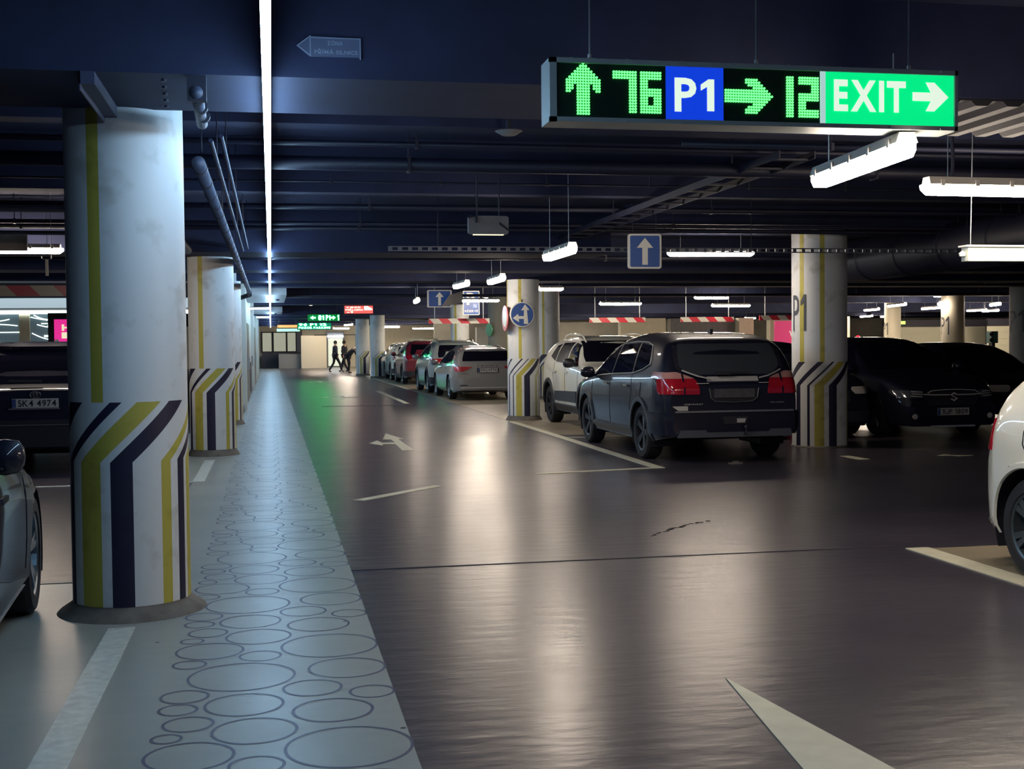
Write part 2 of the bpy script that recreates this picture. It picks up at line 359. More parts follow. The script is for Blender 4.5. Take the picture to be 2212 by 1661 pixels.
# ---------------------------------------------------------------- columns
def column(x, y, r, top, m, label, base=True, group='round concrete columns', rot=0.0, foot=0.05, paint0=0.09):
    t = thing('column', label, 'column', (x, y, 0), 0.0, group)
    s = MB(); s.lathe([(r, paint0), (r, 0.87), (r, 1.2), (r, top)], 64); o = s.build('shaft', m, t, smooth=True); o.rotation_euler = (0, 0, rot)
    if base:
        s = MB(); s.lathe([(r+foot, 0), (r+foot*0.8, 0.02), (r+foot*0.25, paint0*0.7), (r-0.004, paint0), (r-0.004, paint0+0.02)], 48); s.build('plinth', M_conc, t, smooth=True)
    return t
G = 90
lowA = [(-128,'k'),(-104,'w'),(-72,'k'),(-61,'w'),(-47,'y'),(-23,'w'),(-14,'k'),(8.2,'w'),(36.5,'y'),(47.7,'w'),(57.6,'k'),(68,'w'),(74,'y'),(91,'w'),(96,'k'),(103,'w'),(150,'k'),(165,'w')]
cA = column_mat('column_paint_yellow_black', lowA, [(-31,'y'),(-19,'w')], 60)
cP = column_mat('column_paint_wide', [(-125,'k'),(-108,'w'),(-81,'k'),(-68,'w'),(-51,'k'),(-45,'w'),(-36,'y'),(-16,'w'),(-7,'k'),(12,'w'),(50,'y'),(62,'w')], [(-70,'y'),(-59,'w'),(-25,'y'),(-15,'w')], 52)
cR = column_mat('column_paint_sign', [(-120,'k'),(-112,'w'),(-78,'k'),(-71,'w'),(-54,'k'),(-50,'w'),(-40,'y'),(-19,'w'),(-10,'k'),(10,'w'),(33,'g'),(41,'w'),(60,'k'),(78,'w')], [(-29,'y'),(-18,'w'),(-110,'y'),(-84,'w')])
cB = column_mat('column_paint_thin', [(-103,'k'),(-73,'w'),(-58,'k'),(-49,'w'),(-44,'y'),(-24,'w'),(-14,'k'),(6,'w')], [(-43,'y'),(-30,'w')])
cW = column_mat('column_paint_far', [(-50,'k'),(-45,'w'),(-30,'g'),(-6,'w'),(0,'k'),(22,'w'),(60,'k'),(70,'w')], [])
R1 = 0.325
c1 = column(-0.80, 7.36, R1, 3.3, cA, 'nearest white column on the left with yellow and black stripes', foot=0.09, paint0=0.075)
column(-0.80, 17.62, 0.31, 3.3, cA, 'second white striped column on the left, behind the nearest one')
t3 = column(-0.86, 24.4, 0.31, 3.3, cA, 'third striped column on the left, at the start of the white wall')
MB().box(0.10, 0.18, -0.36, -0.29, 0.62, 0.82).box(0.10, 0.18, -0.36, -0.29, 1.0, 1.16).build('socket_box', M_plastic, t3)
cc = column(4.86, 23.85, 0.315, 2.74, cR, 'striped column carrying the round blue arrow sign, left of the white SUV')
column(7.30, 32.5, 0.31, 3.3, cB, 'striped column just behind the white SUV')
cp = column(7.66, 16.5, 0.385, 3.04, cP, 'wide striped column marked P1 right of the black SUV', foot=0.01, paint0=0.02)
column(6.98, 38.2, 0.31, 3.3, mat('column_grey', (0.20, 0.20, 0.17), 0.6), 'grey column left of the round blue arrow sign')
column(6.85, 45.3, 0.34, 3.3, cB, 'pale column behind the silver estate car under the striped bar')
column(4.72, 56.0, 0.33, 3.3, cW, 'right one of the two distant striped columns beside the people', foot=0.04)
column(4.42, 61.2, 0.33, 3.3, cW, 'left one of the two distant striped columns beside the people', foot=0.04)
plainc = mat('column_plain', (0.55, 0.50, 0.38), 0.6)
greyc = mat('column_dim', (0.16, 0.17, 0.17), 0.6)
p2 = column(22.6, 38.3, 0.38, 3.3, plainc, 'cream column marked P1 between the garage doors', base=False)
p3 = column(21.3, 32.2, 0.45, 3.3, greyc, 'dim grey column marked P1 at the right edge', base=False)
p4 = column(25.3, 47.5, 0.33, 3.3, plainc, 'pale distant column marked P1 just right of the wide P1 column', base=False)
def p1_text(col, r, ang, z, h, w_):
    """P1 wrapped on the shaft"""
    vs, fs = text_geo('P1', 1.0, 0.0); xs = [v[0] for v in vs]; ys = [v[1] for v in vs]
    x0, x1, y0, y1 = min(xs), max(xs), min(ys), max(ys); out = []
    for v in vs:
        a = ang + ((v[0]-x0)/(x1-x0)-0.5)*w_/r; zz = z+((v[1]-y0)/(y1-y0)-0.5)*h
        out.append(((r+0.006)*math.sin(a), -(r+0.006)*math.cos(a), zz))
    MB().add(out, fs).build('marking', mat('column_ink', (0.05, 0.055, 0.07), 0.5), col, fix=False)
p1_text(cp, 0.385, math.radians(-72), 1.89, 0.51, 0.26)
p1_text(p2, 0.38, math.radians(-75), 1.95, 0.6, 0.36)
p1_text(p3, 0.45, math.radians(-70), 2.0, 0.62, 0.5)
p1_text(p4, 0.33, math.radians(-88), 1.95, 0.5, 0.3)

# ---------------------------------------------------------------- linear LED light over the walkway
led = thing('linear_light', 'long bright bluish LED strip hanging over the walkway', 'light', (0, 0, 2.72))
mb = MB()
for k in range(0, 41): mb.box(-0.019, 0.019, 1.5+2*k, 3.5+2*k, -0.02, 0.015)
mb.build('diffuser', M_led, led)
MB().box(-0.020, 0.020, 1.5, 83.5, 0.016, 0.05).build('housing', M_steel, led)
for y in (3, 5, 8.2, 12.5, 15.5, 19.5, 23, 27, 30.3, 39.5, 43.2, 46.6, 54, 57, 61, 64, 68, 74, 77, 82):
    MB().cyl((0, y, 0.05), (0, y, 0.58), 0.003, 6).build('suspension_wire', M_steel, led)
for i, (y, lab) in enumerate(((41.2, 'nearer short LED bar branching left off the long LED strip'), (53.9, 'farther short LED bar branching left off the long LED strip'))):
    t = thing('linear_light', lab, 'light', (0, y, 2.72), 0, 'short branch LED bars')
    MB().box(-0.66, -0.03, -0.03, 0.03, -0.03, 0.02).build('diffuser', M_ledw, t)
    MB().box(-0.66, -0.03, -0.03, 0.03, 0.02, 0.05).build('housing', M_steel, t)

# ---------------------------------------------------------------- tube lamps
def lamp(p1, p2, z, label, name='tube_light', group='suspended tube lights', ceil=3.3, hw=0.055):
    a = Vector((p1[0], p1[1], 0)); b = Vector((p2[0], p2[1], 0)); L = (b-a).length; c = (a+b)/2
    rz = math.atan2(b.y-a.y, b.x-a.x)
    t = thing(name, label, 'lamp', (c.x, c.y, z), rz, group)
    h = L/2; mb = MB()
    prof = [(-hw, 0.02), (-hw, -0.01), (-hw*0.7, -0.045), (hw*0.7, -0.045), (hw, -0.01), (hw, 0.02)]
    st = [(-h, 0.55), (-h+0.05, 1.0), (h-0.05, 1.0), (h, 0.55)]
    vs = [(x, py*s, 0.02+(pz-0.02)*s) for x, s in st for py, pz in prof]
    n = 6; fs = [(j*n+i, j*n+(i+1) % n, (j+1)*n+(i+1) % n, (j+1)*n+i) for j in range(3) for i in range(n)]+[tuple(range(n)), tuple(range(3*n, 4*n))]
    mb.add(vs, fs); mb.build('diffuser', M_tube2 if (c.y > 40 and z > 3) else M_tube, t)
    mb = MB(); mb.prism([(-hw, 0), (hw, 0), (hw*0.7, 0.05), (-hw*0.7, 0.05)], lambda p, q, x: (x, p, 0.021+q), -h+0.03, h-0.03)
    for k in range(5):
        x = -h+0.12+k*(2*h-0.24)/4
        mb.box(x-0.015, x+0.015, -hw-0.006, hw+0.006, 0.01, 0.05)
    mb.build('housing', M_lampbody, t)
    for x in (-h*0.7, h*0.7): MB().cyl((x, 0, 0.07), (x, 0, ceil-z), 0.004, 6).build('hanger', M_steel, t)
    return t
LAMPS = [((3.109,6.723),(2.998,5.464),2.42,'slanting bright tube light just below the EXIT end of the big sign',2.9),
 ((4.237,7.56),(5.50,7.60),2.5,'bright tube light cut off by the right edge, above the chain',3.3),
 ((3.016,13.478),(3.010,12.209),2.45,'slanting tube light left of the blue one-way arrow board',3.3),
 ((3.503,19.862),(3.484,18.6),2.5,'slanting tube light above the left top of the sign column',3.3),
 ((3.485,23.602),(3.530,22.346),2.6,'small slanting tube light above the RESERVE board',3.3),
 ((5.313,35.375),(6.525,35.484),2.75,'tube light running across the front of the RESERVE board',3.3),
 ((3.682,32.0),(3.60,30.7),2.6,'small tube light left of the second one-way arrow board',3.3),
 ((-3.70,15.9),(-2.46,15.9),2.69,'tube light left of the nearest column behind a grey duct',3.3),
 ((5.473,16.684),(6.722,16.615),2.74,'horizontal tube light right of the blue one-way arrow board',3.04),
 ((5.821,26.888),(6.40,26.902),2.7,'short tube light right of the sign column top',3.3),
 ((9.495,35.333),(10.812,35.48),2.64,'tube light above the leftmost wide striped bar over the black SUV',3.3),
 ((12.34,35.109),(13.426,35.189),2.8,'upper left lamp of the overlapping pair above the black SUV',3.3),
 ((13.537,36.92),(14.874,37.088),2.62,'lower right lamp of the overlapping pair above the black SUV',3.3),
 ((22.255,56.138),(22.86,56.302),2.6,'tiny lamp between two striped bars left of the wide P1 column',3.3),
 ((23.588,46.575),(23.334,44.9),2.7,'first lamp of the upper row right of the wide P1 column',3.3),
 ((21.643,40.974),(21.2,38.9),2.7,'second and largest lamp of the upper row right of the wide P1 column',3.3),
 ((29.90,59.496),(29.575,57.6),2.7,'left lamp of the low pair just right of the wide P1 column',3.3),
 ((31.205,59.819),(30.863,57.9),2.7,'right lamp of the low pair just right of the wide P1 column',3.3),
 ((25.176,44.902),(24.951,43.2),2.7,'lamp left of the cream P1 column above the garage door',3.3),
 ((22.529,39.07),(21.936,37.9),2.7,'short slanting lamp touching the top of the cream P1 column',3.3),
 ((29.103,48.196),(29.207,46.9),2.7,'left lamp of the cluster beside the dim P1 column',3.3),
 ((30.404,49.144),(30.332,47.8),2.7,'right lamp of the cluster beside the dim P1 column',3.3),
 ((25.32,40.398),(24.8,39.0),2.7,'upper lamp of the cluster beside the dim P1 column',3.3),
 ((6.796,76.645),(7.877,77.169),2.6,'far lamp above the white car at the end of the row',3.3),
 ((10.737,77.7),(11.377,77.9),2.6,'far small lamp behind the left end of the striped bar',3.3),
 ((3.635,73.901),(4.588,74.415),2.5,'far lamp above the bright doorway behind the people',3.3),
 ((8.3,73.656),(9.9,73.696),2.45,'glaring far lamp above the red car',3.3),
 ((4.001,68.533),(4.3,66.9),2.6,'far lamp left of the top of the distant columns',3.3)]
for p, q, z, lab, cz in LAMPS: lamp(p, q, z, lab, ceil=cz)
# tube light added outside the frame to brighten the near hall
for x, y, r in ((7.2, 3.0, 0),):
    lamp((x, y), (x+(1.27 if not r else 0), y+(0 if not r else 1.27)), 2.6, 'tube light added outside the view to brighten the hall', group='added tube lights beyond the frame')
for x in (7.2, 15.5, 24.0, 31.0):  # lamps added up behind the beams to brighten the far walls
    for y in (42.0, 48.5, 55.5, 62.0):
        if (x > 20 and y > 50) or (x == 15.5 and y < 45): continue
        lamp((x, y), (x+1.27, y), 3.1, 'ceiling tube light added between the far beams to light the walls', group='added tube lights between the far beams')
for x, y, z_ in ((7.2, 76.0, 3.1), (7.2, 69.0, 3.1), (2.3, 80.6, 2.95), (4.2, 76.2, 2.95), (6.2, 81.0, 2.95)):  # further lamps added to light the far end
    lamp((x, y), (x+1.27, y), z_, 'ceiling tube light added between the far beams to light the walls', group='added tube lights between the far beams')
for i, (x, y, lab) in enumerate(((2.9, 28.0, 'nearest round ceiling spot'), (2.85, 40.2, 'middle round ceiling spot'), (1.6, 50.5, 'farthest round ceiling spot above the green signs'))):
    t = thing('spotlight', lab, 'lamp', (x, y, 3.12), 0, 'round ceiling spots')
    MB().lathe([(0.0, -0.02), (0.06, -0.015), (0.07, 0.0)], 20).build('lens', mat('spot_lens', (1, 1, 0.8), 0.4, emit=(1, 0.95, 0.6), power=6), t)
    MB().lathe([(0.07, -0.01), (0.09, 0.0), (0.09, 0.18), (0, 0.18)], 20).build('can', M_dark, t)

# ---------------------------------------------------------------- pipes, cables, ducts
def pipe_x(y, z, r, label, x0=-20, x1=45, name='ceiling_pipe', cat='pipe', m=M_pipe, hang=3.3, group='pipes crossing under the ceiling', clamps=4.0):
    t = thing(name, label, cat, ((x0+x1)/2, y, z), 0, group); h = (x1-x0)/2
    MB().cyl((-h, 0, 0), (h, 0, 0), r, 12).build('tube' if r > 0.02 else 'cable', m, t, smooth=True)
    mb = MB(); x = -h+1.1; cl = max(clamps, (x1-x0)/24 if r > 0.02 else (x1-x0)/60)
    mb.cyl((x, 0, r), (x, 0, hang-z), 0.006, 6); mb.box(x-0.012, x+0.012, -r-0.006, r+0.006, -r-0.006, r+0.008); c = mb.build('clamp', M_pipe, t)
    repeat(c, [(cl*k, 0, 0) for k in range(1, int((x1-x0-1.2)/cl)+1)])
    return t
pipe_x(9.35, 3.0, 0.022, 'thin dark pipe nearest beyond the first ceiling beam')
pipe_x(9.9, 2.93, 0.055, 'thick dark pipe beyond the first ceiling beam')
pipe_x(12.3, 3.1, 0.010, 'sagging dark cable under the ceiling', name='ceiling_cable', cat='cable', clamps=1.0, group='cables under the ceiling')
pipe_x(13.9, 3.03, 0.032, 'dark pipe above the level of the ceiling projector box')
pipe_x(15.3, 2.98, 0.025, 'nearer one of two close dark pipes in front of the second beam')
pipe_x(15.7, 2.96, 0.03, 'farther one of two close dark pipes in front of the second beam')
pipe_x(18.6, 2.8, 0.04, 'dark pipe behind the second ceiling beam')
pipe_x(22.6, 2.85, 0.04, 'dark pipe over the sign column')
pipe_x(27.5, 2.9, 0.05, 'dark pipe above the RESERVE board')
pipe_x(34.3, 2.85, 0.04, 'dark pipe above the striped height bars')
pipe_x(8.2, 2.86, 0.02, 'slim pipe over the slanting tube light', x0=2.8, x1=30)
pipe_x(11.5, 2.72, 0.03, 'low dark pipe on the left above the black car', x0=-20, x1=-1.2)
pipe_x(13.2, 2.66, 0.022, 'lower slim pipe on the left above the black car', x0=-20, x1=-1.2)
# silver insulated pipe running along the walkway
t = thing('insulated_pipe', 'banded silver insulated pipe along the walkway ceiling left of the LED strip', 'pipe', (-0.43, 16, 2.66))
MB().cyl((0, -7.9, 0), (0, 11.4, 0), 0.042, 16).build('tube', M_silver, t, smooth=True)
repeat(MB().cyl((0, -7.7, 0), (0, -7.66, 0), 0.047, 16).build('band', M_pipe, t), [(0, 0.72*k, 0) for k in range(1, 27)])
MB().tube([(0, 11.4, 0), (0, 11.55, -0.05), (-0.25, 11.8, -0.12), (-0.7, 11.9, -0.2)], 0.05, 12).build('elbow', M_pipe, t)
repeat(MB().cyl((0, -7.5, 0.04), (0, -7.5, 0.62), 0.006, 6).build('hanger', M_pipe, t), [(0, 3.6*k, 0) for k in range(1, 6)])
t = thing('insulated_pipe', 'near end of a silver insulated pipe under the first beam', 'pipe', (-0.33, 6.3, 2.72))
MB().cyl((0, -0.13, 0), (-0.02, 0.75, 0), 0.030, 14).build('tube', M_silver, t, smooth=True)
mb = MB()
repeat(MB().cyl((0, 0, 0), (0, .03, 0), 0.034, 14).build('band', M_pipe, t), [(0, .25, 0), (0, .5, 0)])
mb = MB(); mb.box(-0.045, 0.045, -0.12, -0.08, -0.04, 0.08); mb.build('bracket', M_pipe, t)
for i, (dx, dz) in enumerate(((0.10, 0.02), (0.16, 0.05))):
    t = thing('conduit', ('inner' if i == 0 else 'outer')+' thin grey conduit beside the silver insulated pipe', 'pipe', (-0.43+dx, 13, 2.70+dz), 0, 'thin conduits by the walkway')
    repeat(MB().cyl((0, -4.5, 0.012), (0, -4.5, 0.60-dz), 0.005, 6).build('clip', M_pipe, t), [(0, 2.4, 0), (0, 5.0, 0), (0, 7.2, 0)])
    MB().cyl((0, -5.4, 0), (0, 3.3, 0), 0.014, 8).build('tube', mat('conduit', (0.012, 0.015, 0.04), 0.6, spec=0.2), t)
t = thing('insulated_pipe', 'short silver pipe behind the top of the nearest column', 'pipe', (-0.93, 11.5, 2.62))
MB().cyl((0, -2.2, 0), (0, 3.4, 0), 0.05, 14).build('tube', M_silver, t, smooth=True)
repeat(MB().cyl((0, -0.2, 0), (0, -0.14, 0), 0.056, 14).build('band', M_pipe, t), [(0, 2, 0)])
repeat(MB().cyl((0, -1.2, 0), (0, -1.2, 0.68), 0.006, 6).build('hanger', M_pipe, t), [(0, 3, 0)])
# channel beside the nearest column
t = thing('steel_channel', 'dark steel channel under the beam reaching the top of the nearest column', 'bracket', (-0.83, 6.6, 2.76))
mb = MB(); mb.box(-0.035, 0.035, -0.45, 0.42, -0.02, 0.04); mb.box(-0.035, -0.029, -0.45, 0.42, -0.05, 0.04); mb.build('channel', mat('channel_steel', (0.05, 0.055, 0.11), 0.5), t)
mb = MB()
for k in range(5): mb.cyl((0.34-0.01*k, -0.32+0.17*k, 0.028), (0.34-0.01*k, -0.32+0.17*k, 0.04), 0.012, 10)
tag(mb.build('beam_bolts', M_pipe, None, (-0.83, 6.6, 2.76)), 'row of small bolts in the beam soffit above the nearest column', 'bolts')
# cable tray along the lane
t = thing('cable_tray', 'dark cable tray running along the lane under the big sign', 'cable tray', (4.0, 17, 2.9), math.radians(0))
repeat(MB().box(-0.15, -0.14, -8.0, 9, 0, 0.06).build('rail', M_pipe, t), [(0.29, 0, 0)])
repeat(MB().box(-0.14, 0.14, -7.9, -7.85, 0, 0.015).build('rung', M_pipe, t), [(0, 0.5*k, 0) for k in range(1, 34)])
repeat(MB().cyl((-0.145, -7, 0.06), (-0.145, -7, 0.4), 0.006, 6).build('hanger', M_pipe, t), [(0, 3.7*k, 0) for k in range(1, 5)])
# perforated tray
t = thing('perforated_tray', 'perforated grey cable tray crossing above the slanting tube light', 'cable tray', (4.0, 14.9, 2.62))
mb = MB(); mb.box(-2.6, 5.5, 0, 0.02, 0, 0.012); mb.box(-2.6, 5.5, 0, 0.02, 0.048, 0.06)
for k in range(68): mb.box(-2.6+0.12*k, -2.6+0.12*k+0.045, 0, 0.02, 0.012, 0.048)
mb.build('tray', mat('tray_metal', (0.10, 0.11, 0.14), 0.5, metal=0.3), t)
MB().cyl((-2, 0.01, 0.06), (-2, 0.01, 0.68), 0.006, 6).cyl((2, 0.01, 0.06), (2, 0.01, 0.68), 0.006, 6).cyl((5, 0.01, 0.06), (5, 0.01, 0.68), 0.006, 6).build('hangers', M_pipe, t)
# large round duct
t = thing('air_duct', 'large dark round air duct right of the wide P1 column', 'duct', (9.3, 14, 2.78))
mb = MB(); mb.lathe([(0.34, -4.5), (0.34, 6.0)], 32, 'y')
mb.build('duct', M_pipe, t, smooth=True)
repeat(MB().lathe([(0.342, -4.4), (0.355, -4.38), (0.355, -4.34), (0.342, -4.32)], 32, 'y').build('joint', M_pipe, t), [(0, 1.2*k, 0) for k in range(1, 9)])
repeat(MB().cyl((0, -3, 0.33), (0, -3, 0.52), 0.01, 6).build('hanger', M_pipe, t), [(0, 3.6, 0), (0, 7.2, 0)])
# ribbed ceiling panels in the soffit above the EXIT end
t = thing('ribbed_panel', 'ribbed grey soffit panel right of the EXIT sign', 'ceiling panel', (4.8, 6.63, 2.797))
mb = MB(); mb.box(-1.3, 2.6, -0.47, 0.47, -0.008, 0.0)
for k in range(20): mb.prism([(-1.25+0.19*k, -0.008), (-1.22+0.19*k, -0.035), (-1.15+0.19*k, -0.035), (-1.12+0.19*k, -0.008)], lambda a, b, y: (a, y, b), -0.47, 0.47)
mb.build('panel', mat('panel_metal', (0.025, 0.025, 0.03), 0.7, spec=0.2), t)
# ceiling projector box
t = thing('floodlight', 'flat grey floodlight box hanging under the dark ceiling in mid lane', 'lamp', (2.11, 12.0, 2.66))
mb = MB(); mb.prism([(-0.2, -0.075), (-0.18, -0.09), (0.18, -0.09), (0.2, -0.075), (0.2, 0.075), (0.18, 0.09), (-0.18, 0.09), (-0.2, 0.075)], lambda a, b, y: (a, y, b), 0, 0.05)
mb.build('housing', mat('flood_body', (0.16, 0.16, 0.17), 0.5, noise=0.3), t)
MB().box(-0.15, 0.15, 0.002, 0.045, -0.097, -0.09).build('lens', mat('flood_lens', (1, 1, 0.6), 0.4, emit=(1, 0.93, 0.5), power=1.5), t)
MB().tube([(-0.12, -0.01, 0.02), (-0.12, -0.02, 0.09), (-0.2, 0, 0.07)], 0.008, 6).tube([(0.11, -0.01, 0.02), (0.13, -0.02, 0.0), (0.2, 0, -0.05)], 0.008, 6).cyl((-0.11, 0.02, 0.09), (-0.11, 0.02, 0.64), 0.007, 6).cyl((0.11, 0.02, 0.09), (0.11, 0.02, 0.64), 0.007, 6).build('cables', M_pipe, t)
# round detectors
for x, y, z, lab in ((1.72, 8.9, 3.04, 'flat round ceiling disc left of the big sign'), (-1.0, 11.0, 3.28, 'small pale detector behind the nearest column top')):
    t = thing('smoke_detector', lab, 'detector', (x, y, z), 0, 'ceiling detectors')
    MB().lathe([(0, -0.03), (0.05, -0.03), (0.10, 0.0)], 24).build('body', M_grey, t)
    MB().cyl((0, 0, 0), (0, 0, 3.3-z), 0.02, 10).build('stem', M_pipe, t)

# ---------------------------------------------------------------- big hanging sign
SY = 5.5
def sx(px): return 1.250 + (px-1185)*(3.259-1.250)/880.0
sign = thing('hanging_sign', 'long lit car park sign reading 76, P1, 12 and EXIT with arrows', 'sign', (0, SY, 0))
zt, zb_ = 2.785, 2.500
fm = mat('sign_frame', (0.30, 0.34, 0.34), 0.45, metal=0.2)
X0, X1 = sx(1185), sx(2065)
MB().box(X0, X1, 0.005, 0.16, zb_, zt).build('case', fm, sign)
mb = MB(); mb.box(X0, X1, -0.02, 0.005, zt-0.022, zt); mb.box(X0, X1, -0.02, 0.005, zb_, zb_+0.02); mb.box(X0, sx(1199), -0.02, 0.005, zb_, zt); mb.box(sx(2058), X1, -0.02, 0.005, zb_, zt)
for k in range(8): mb.cyl((X0+0.1+0.26*k, -0.024, zt-0.004), (X0+0.1+0.26*k, -0.012, zt-0.004), 0.006, 8); mb.cyl((X0+0.1+0.26*k, -0.024, zb_+0.006), (X0+0.1+0.26*k, -0.012, zb_+0.006), 0.006, 8)
mb.build('frame', fm, sign)
zi0, zi1 = zb_+0.02, zt-0.022
M_panel = mat('led_panel_black', (0.006, 0.02, 0.012), 0.35, noise=0.0)
MB().box(sx(1199), sx(1425), -0.006, 0.005, zi0, zi1).build('display_panel', M_panel, sign); MB().box(sx(1547), sx(1757), -0.006, 0.005, zi0, zi1).build('display_panel', M_panel, sign)
MB().box(sx(1425), sx(1547), -0.008, 0.005, zi0, zi1).build('parking_panel', mat('sign_blue', (0.01, 0.03, 0.5), 0.4, emit=(0.004, 0.045, 0.62), power=1.0), sign)
MB().box(sx(1757), sx(1768), -0.012, 0.005, zi0, zi1).build('divider', mat('sign_white_edge', (0.5, 0.6, 0.6), 0.4, emit=(0.42, 0.62, 0.60), power=0.9), sign)
MB().box(sx(1768), sx(2058), -0.008, 0.005, zi0, zi1).build('exit_panel', mat('sign_green', (0.0, 0.5, 0.2), 0.4, emit=(0.0, 0.80, 0.22), power=1.0), sign)
M_signw = mat('sign_white', (0.7, 0.8, 0.7), 0.4, emit=(0.72, 0.85, 0.68), power=1.0)
def sz(py): return zt - (py-137.0)/(255.0-137.0)*(zt-zb_)   # rows measured at the left end of the sign
mb = MB(); text_on(mb, 'P1', ((sx(1443)+sx(1527))/2, -0.008, sz(199)), sx(1527)-sx(1443), 0.155, bold=0.025); mb.build('parking_lettering', M_signw, sign, fix=False)
mb = MB(); text_on(mb, 'EXIT', ((sx(1787)+sx(1948))/2, -0.008, sz(191)), sx(1948)-sx(1787), 0.148, bold=0.035)
mb.build('exit_lettering', M_signw, sign, fix=False)
ax, az = sx(1964), sz(189)
MB().prism([(0, -0.020), (0.095, -0.020), (0.068, -0.068), (0.112, -0.068), (0.185, 0), (0.112, 0.068), (0.068, 0.068), (0.095, 0.020), (0, 0.020)], lambda a, b, y: (ax+a, y, az+b), -0.012, -0.008).build('exit_arrow', M_signw, sign)
M_dot = mat('led_green', (0.1, 1, 0.2), 0.4, emit=(0.10, 1.0, 0.16), power=2.6)
def dots(rows, x_left, z_top, pitch, name):
    mb = MB()
    for j, row in enumerate(rows):
        for i, ch in enumerate(row):
            if ch == '#':
                cx, cz = x_left+(i+0.5)*pitch, z_top-(j+0.5)*pitch; r = pitch*0.43
                mb.cyl((cx, -0.012, cz), (cx, -0.006, cz), r, 8)
    return mb.build(name, M_dot, sign)
up = ['......#......','.....###.....','....#####....','...#######...','..#########..','.###########.','#############','#############','###.#####.###','###.#####.###','##..#####..##']+['....#####....']*8
rt = [''.join(r[i] for r in reversed(up)) for i in range(13)]
d7 = ['#########']*3+['......###']*12
d6 = ['########']*3+['###.....']*3+['########']*3+['###..###']*3+['########']*3
d1 = ['###']*15
d2 = ['########']*3+['.....###']*3+['########']*3+['###.....']*3+['########']*3
pt = 0.0128
dots(up, sx(1218), sz(143), 0.0126, 'arrow_up')
dots(d7, sx(1314), sz(157), pt, 'digit_seven'); dots(d6, sx(1371), sz(157), pt, 'digit_six')
dots(rt, sx(1549), sz(164), 0.0126, 'arrow_right')
dots(d1, sx(1682), sz(157), pt, 'digit_one'); dots(d2, sx(1709), sz(157), pt, 'digit_two')
for px in (1277, 1632, 1975):
    x = sx(px)
    MB().box(x-0.022, x+0.022, 0.05, 0.1, zt, zt+0.018).cyl((x, 0.075, zt+0.018), (x, 0.075, 3.3), 0.004, 6).cyl((x, 0.075, zt+0.018), (x, 0.075, zt+0.04), 0.01, 8).build('hanger_rod', M_steel, sign)

# ---------------------------------------------------------------- other signs
M_blue = mat('sign_face_blue', (0.02, 0.085, 0.33), 0.35)
M_wf = mat('sign_face_white', (0.72, 0.72, 0.66), 0.4)
def rrect(w_, h_, r=0.03, n=4):
    pts = []
    for cx, cy, a0 in ((w_/2-r, h_/2-r, 0), (-w_/2+r, h_/2-r, 90), (-w_/2+r, -h_/2+r, 180), (w_/2-r, -h_/2+r, 270)):
        for k in range(n+1):
            a = math.radians(a0+90*k/n); pts.append((cx+r*math.cos(a), cy+r*math.sin(a)))
    return pts
F = lambda a, b, y: (a, y, b)
def arrow_up_poly(s=1.0, stem=0.055, head=0.13, top=0.155, neck=0.04, bot=-0.155):
    return [(-stem*0.6*s, bot*s), (stem*0.6*s, bot*s), (stem*0.6*s, neck*s), (head*0.75*s, neck*s), (0, top*s), (-head*0.75*s, neck*s), (-stem*0.6*s, neck*s)]
def oneway(x, y, z, w_, h_, label, lit=0.0):
    t = thing('direction_sign', label, 'sign', (x, y, z), 0, 'blue one-way boards')
    MB().prism(rrect(w_, h_), F, 0, 0.03).build('board', M_wf, t)
    MB().prism(rrect(w_*0.88, h_*0.90, 0.02), F, -0.004, 0).build('face', M_blue, t)
    s = h_/0.4
    MB().prism(arrow_up_poly(s), F, -0.008, -0.004).build('arrow', M_wf, t)
    MB().cyl((-w_*0.35, 0.015, h_/2), (-w_*0.35, 0.015, 3.3-z), 0.005, 6).cyl((w_*0.35, 0.015, h_/2), (w_*0.35, 0.015, 3.3-z), 0.005, 6).build('hangers', M_pipe, t)
oneway(4.47, 14.5, 2.60, 0.42, 0.42, 'blue board with a white up arrow hanging in front of the black SUV')
oneway(4.45, 33.0, 2.715, 0.66, 0.46, 'distant blue board with a white up arrow left of the RESERVE board')
t = thing('access_panel', 'tilted grey flap beside the distant up-arrow board', 'panel', (4.72, 32.6, 2.70), math.radians(20))
MB().prism([(-0.3, -0.22), (0.32, -0.10), (0.32, 0.2), (-0.05, 0.1)], F, 0, 0.03).build('panel', M_grey, t)
MB().cyl((0.2, 0.015, 0.1), (0.2, 0.015, 0.6), 0.006, 6).build('hanger', M_pipe, t)
t = thing('reserved_sign', 'blue P board reading RESERVE behind a tube light', 'sign', (5.87, 36.5, 2.715))
MB().prism(rrect(0.50, 0.72, 0.03), F, 0, 0.03).build('board', M_wf, t)
MB().prism(rrect(0.45, 0.67, 0.02), F, -0.004, 0).build('face', M_blue, t)
mb = MB(); text_on(mb, 'P', (-0.02, -0.004, 0.12), 0.24, 0.36, bold=0.03); text_on(mb, 'RÉSERVÉ', (0, -0.004, -0.235), 0.40, 0.09, bold=0.02)
mb.build('lettering', M_wf, t, fix=False)
mb = MB(); mb.box(0.05, 0.17, -0.006, -0.004, -0.15, -0.03); mb.build('wheelchair_tile', mat('tile_blue', (0.12, 0.22, 0.5), 0.4), t)
MB().tube([(0.09, -0.008, -0.05), (0.10, -0.008, -0.09), (0.13, -0.008, -0.10), (0.15, -0.008, -0.13)], 0.006, 6).build('wheelchair_symbol', M_wf, t)
MB().cyl((0, 0.015, 0.36), (0, 0.015, 0.585), 0.006, 6).build('hanger', M_pipe, t)
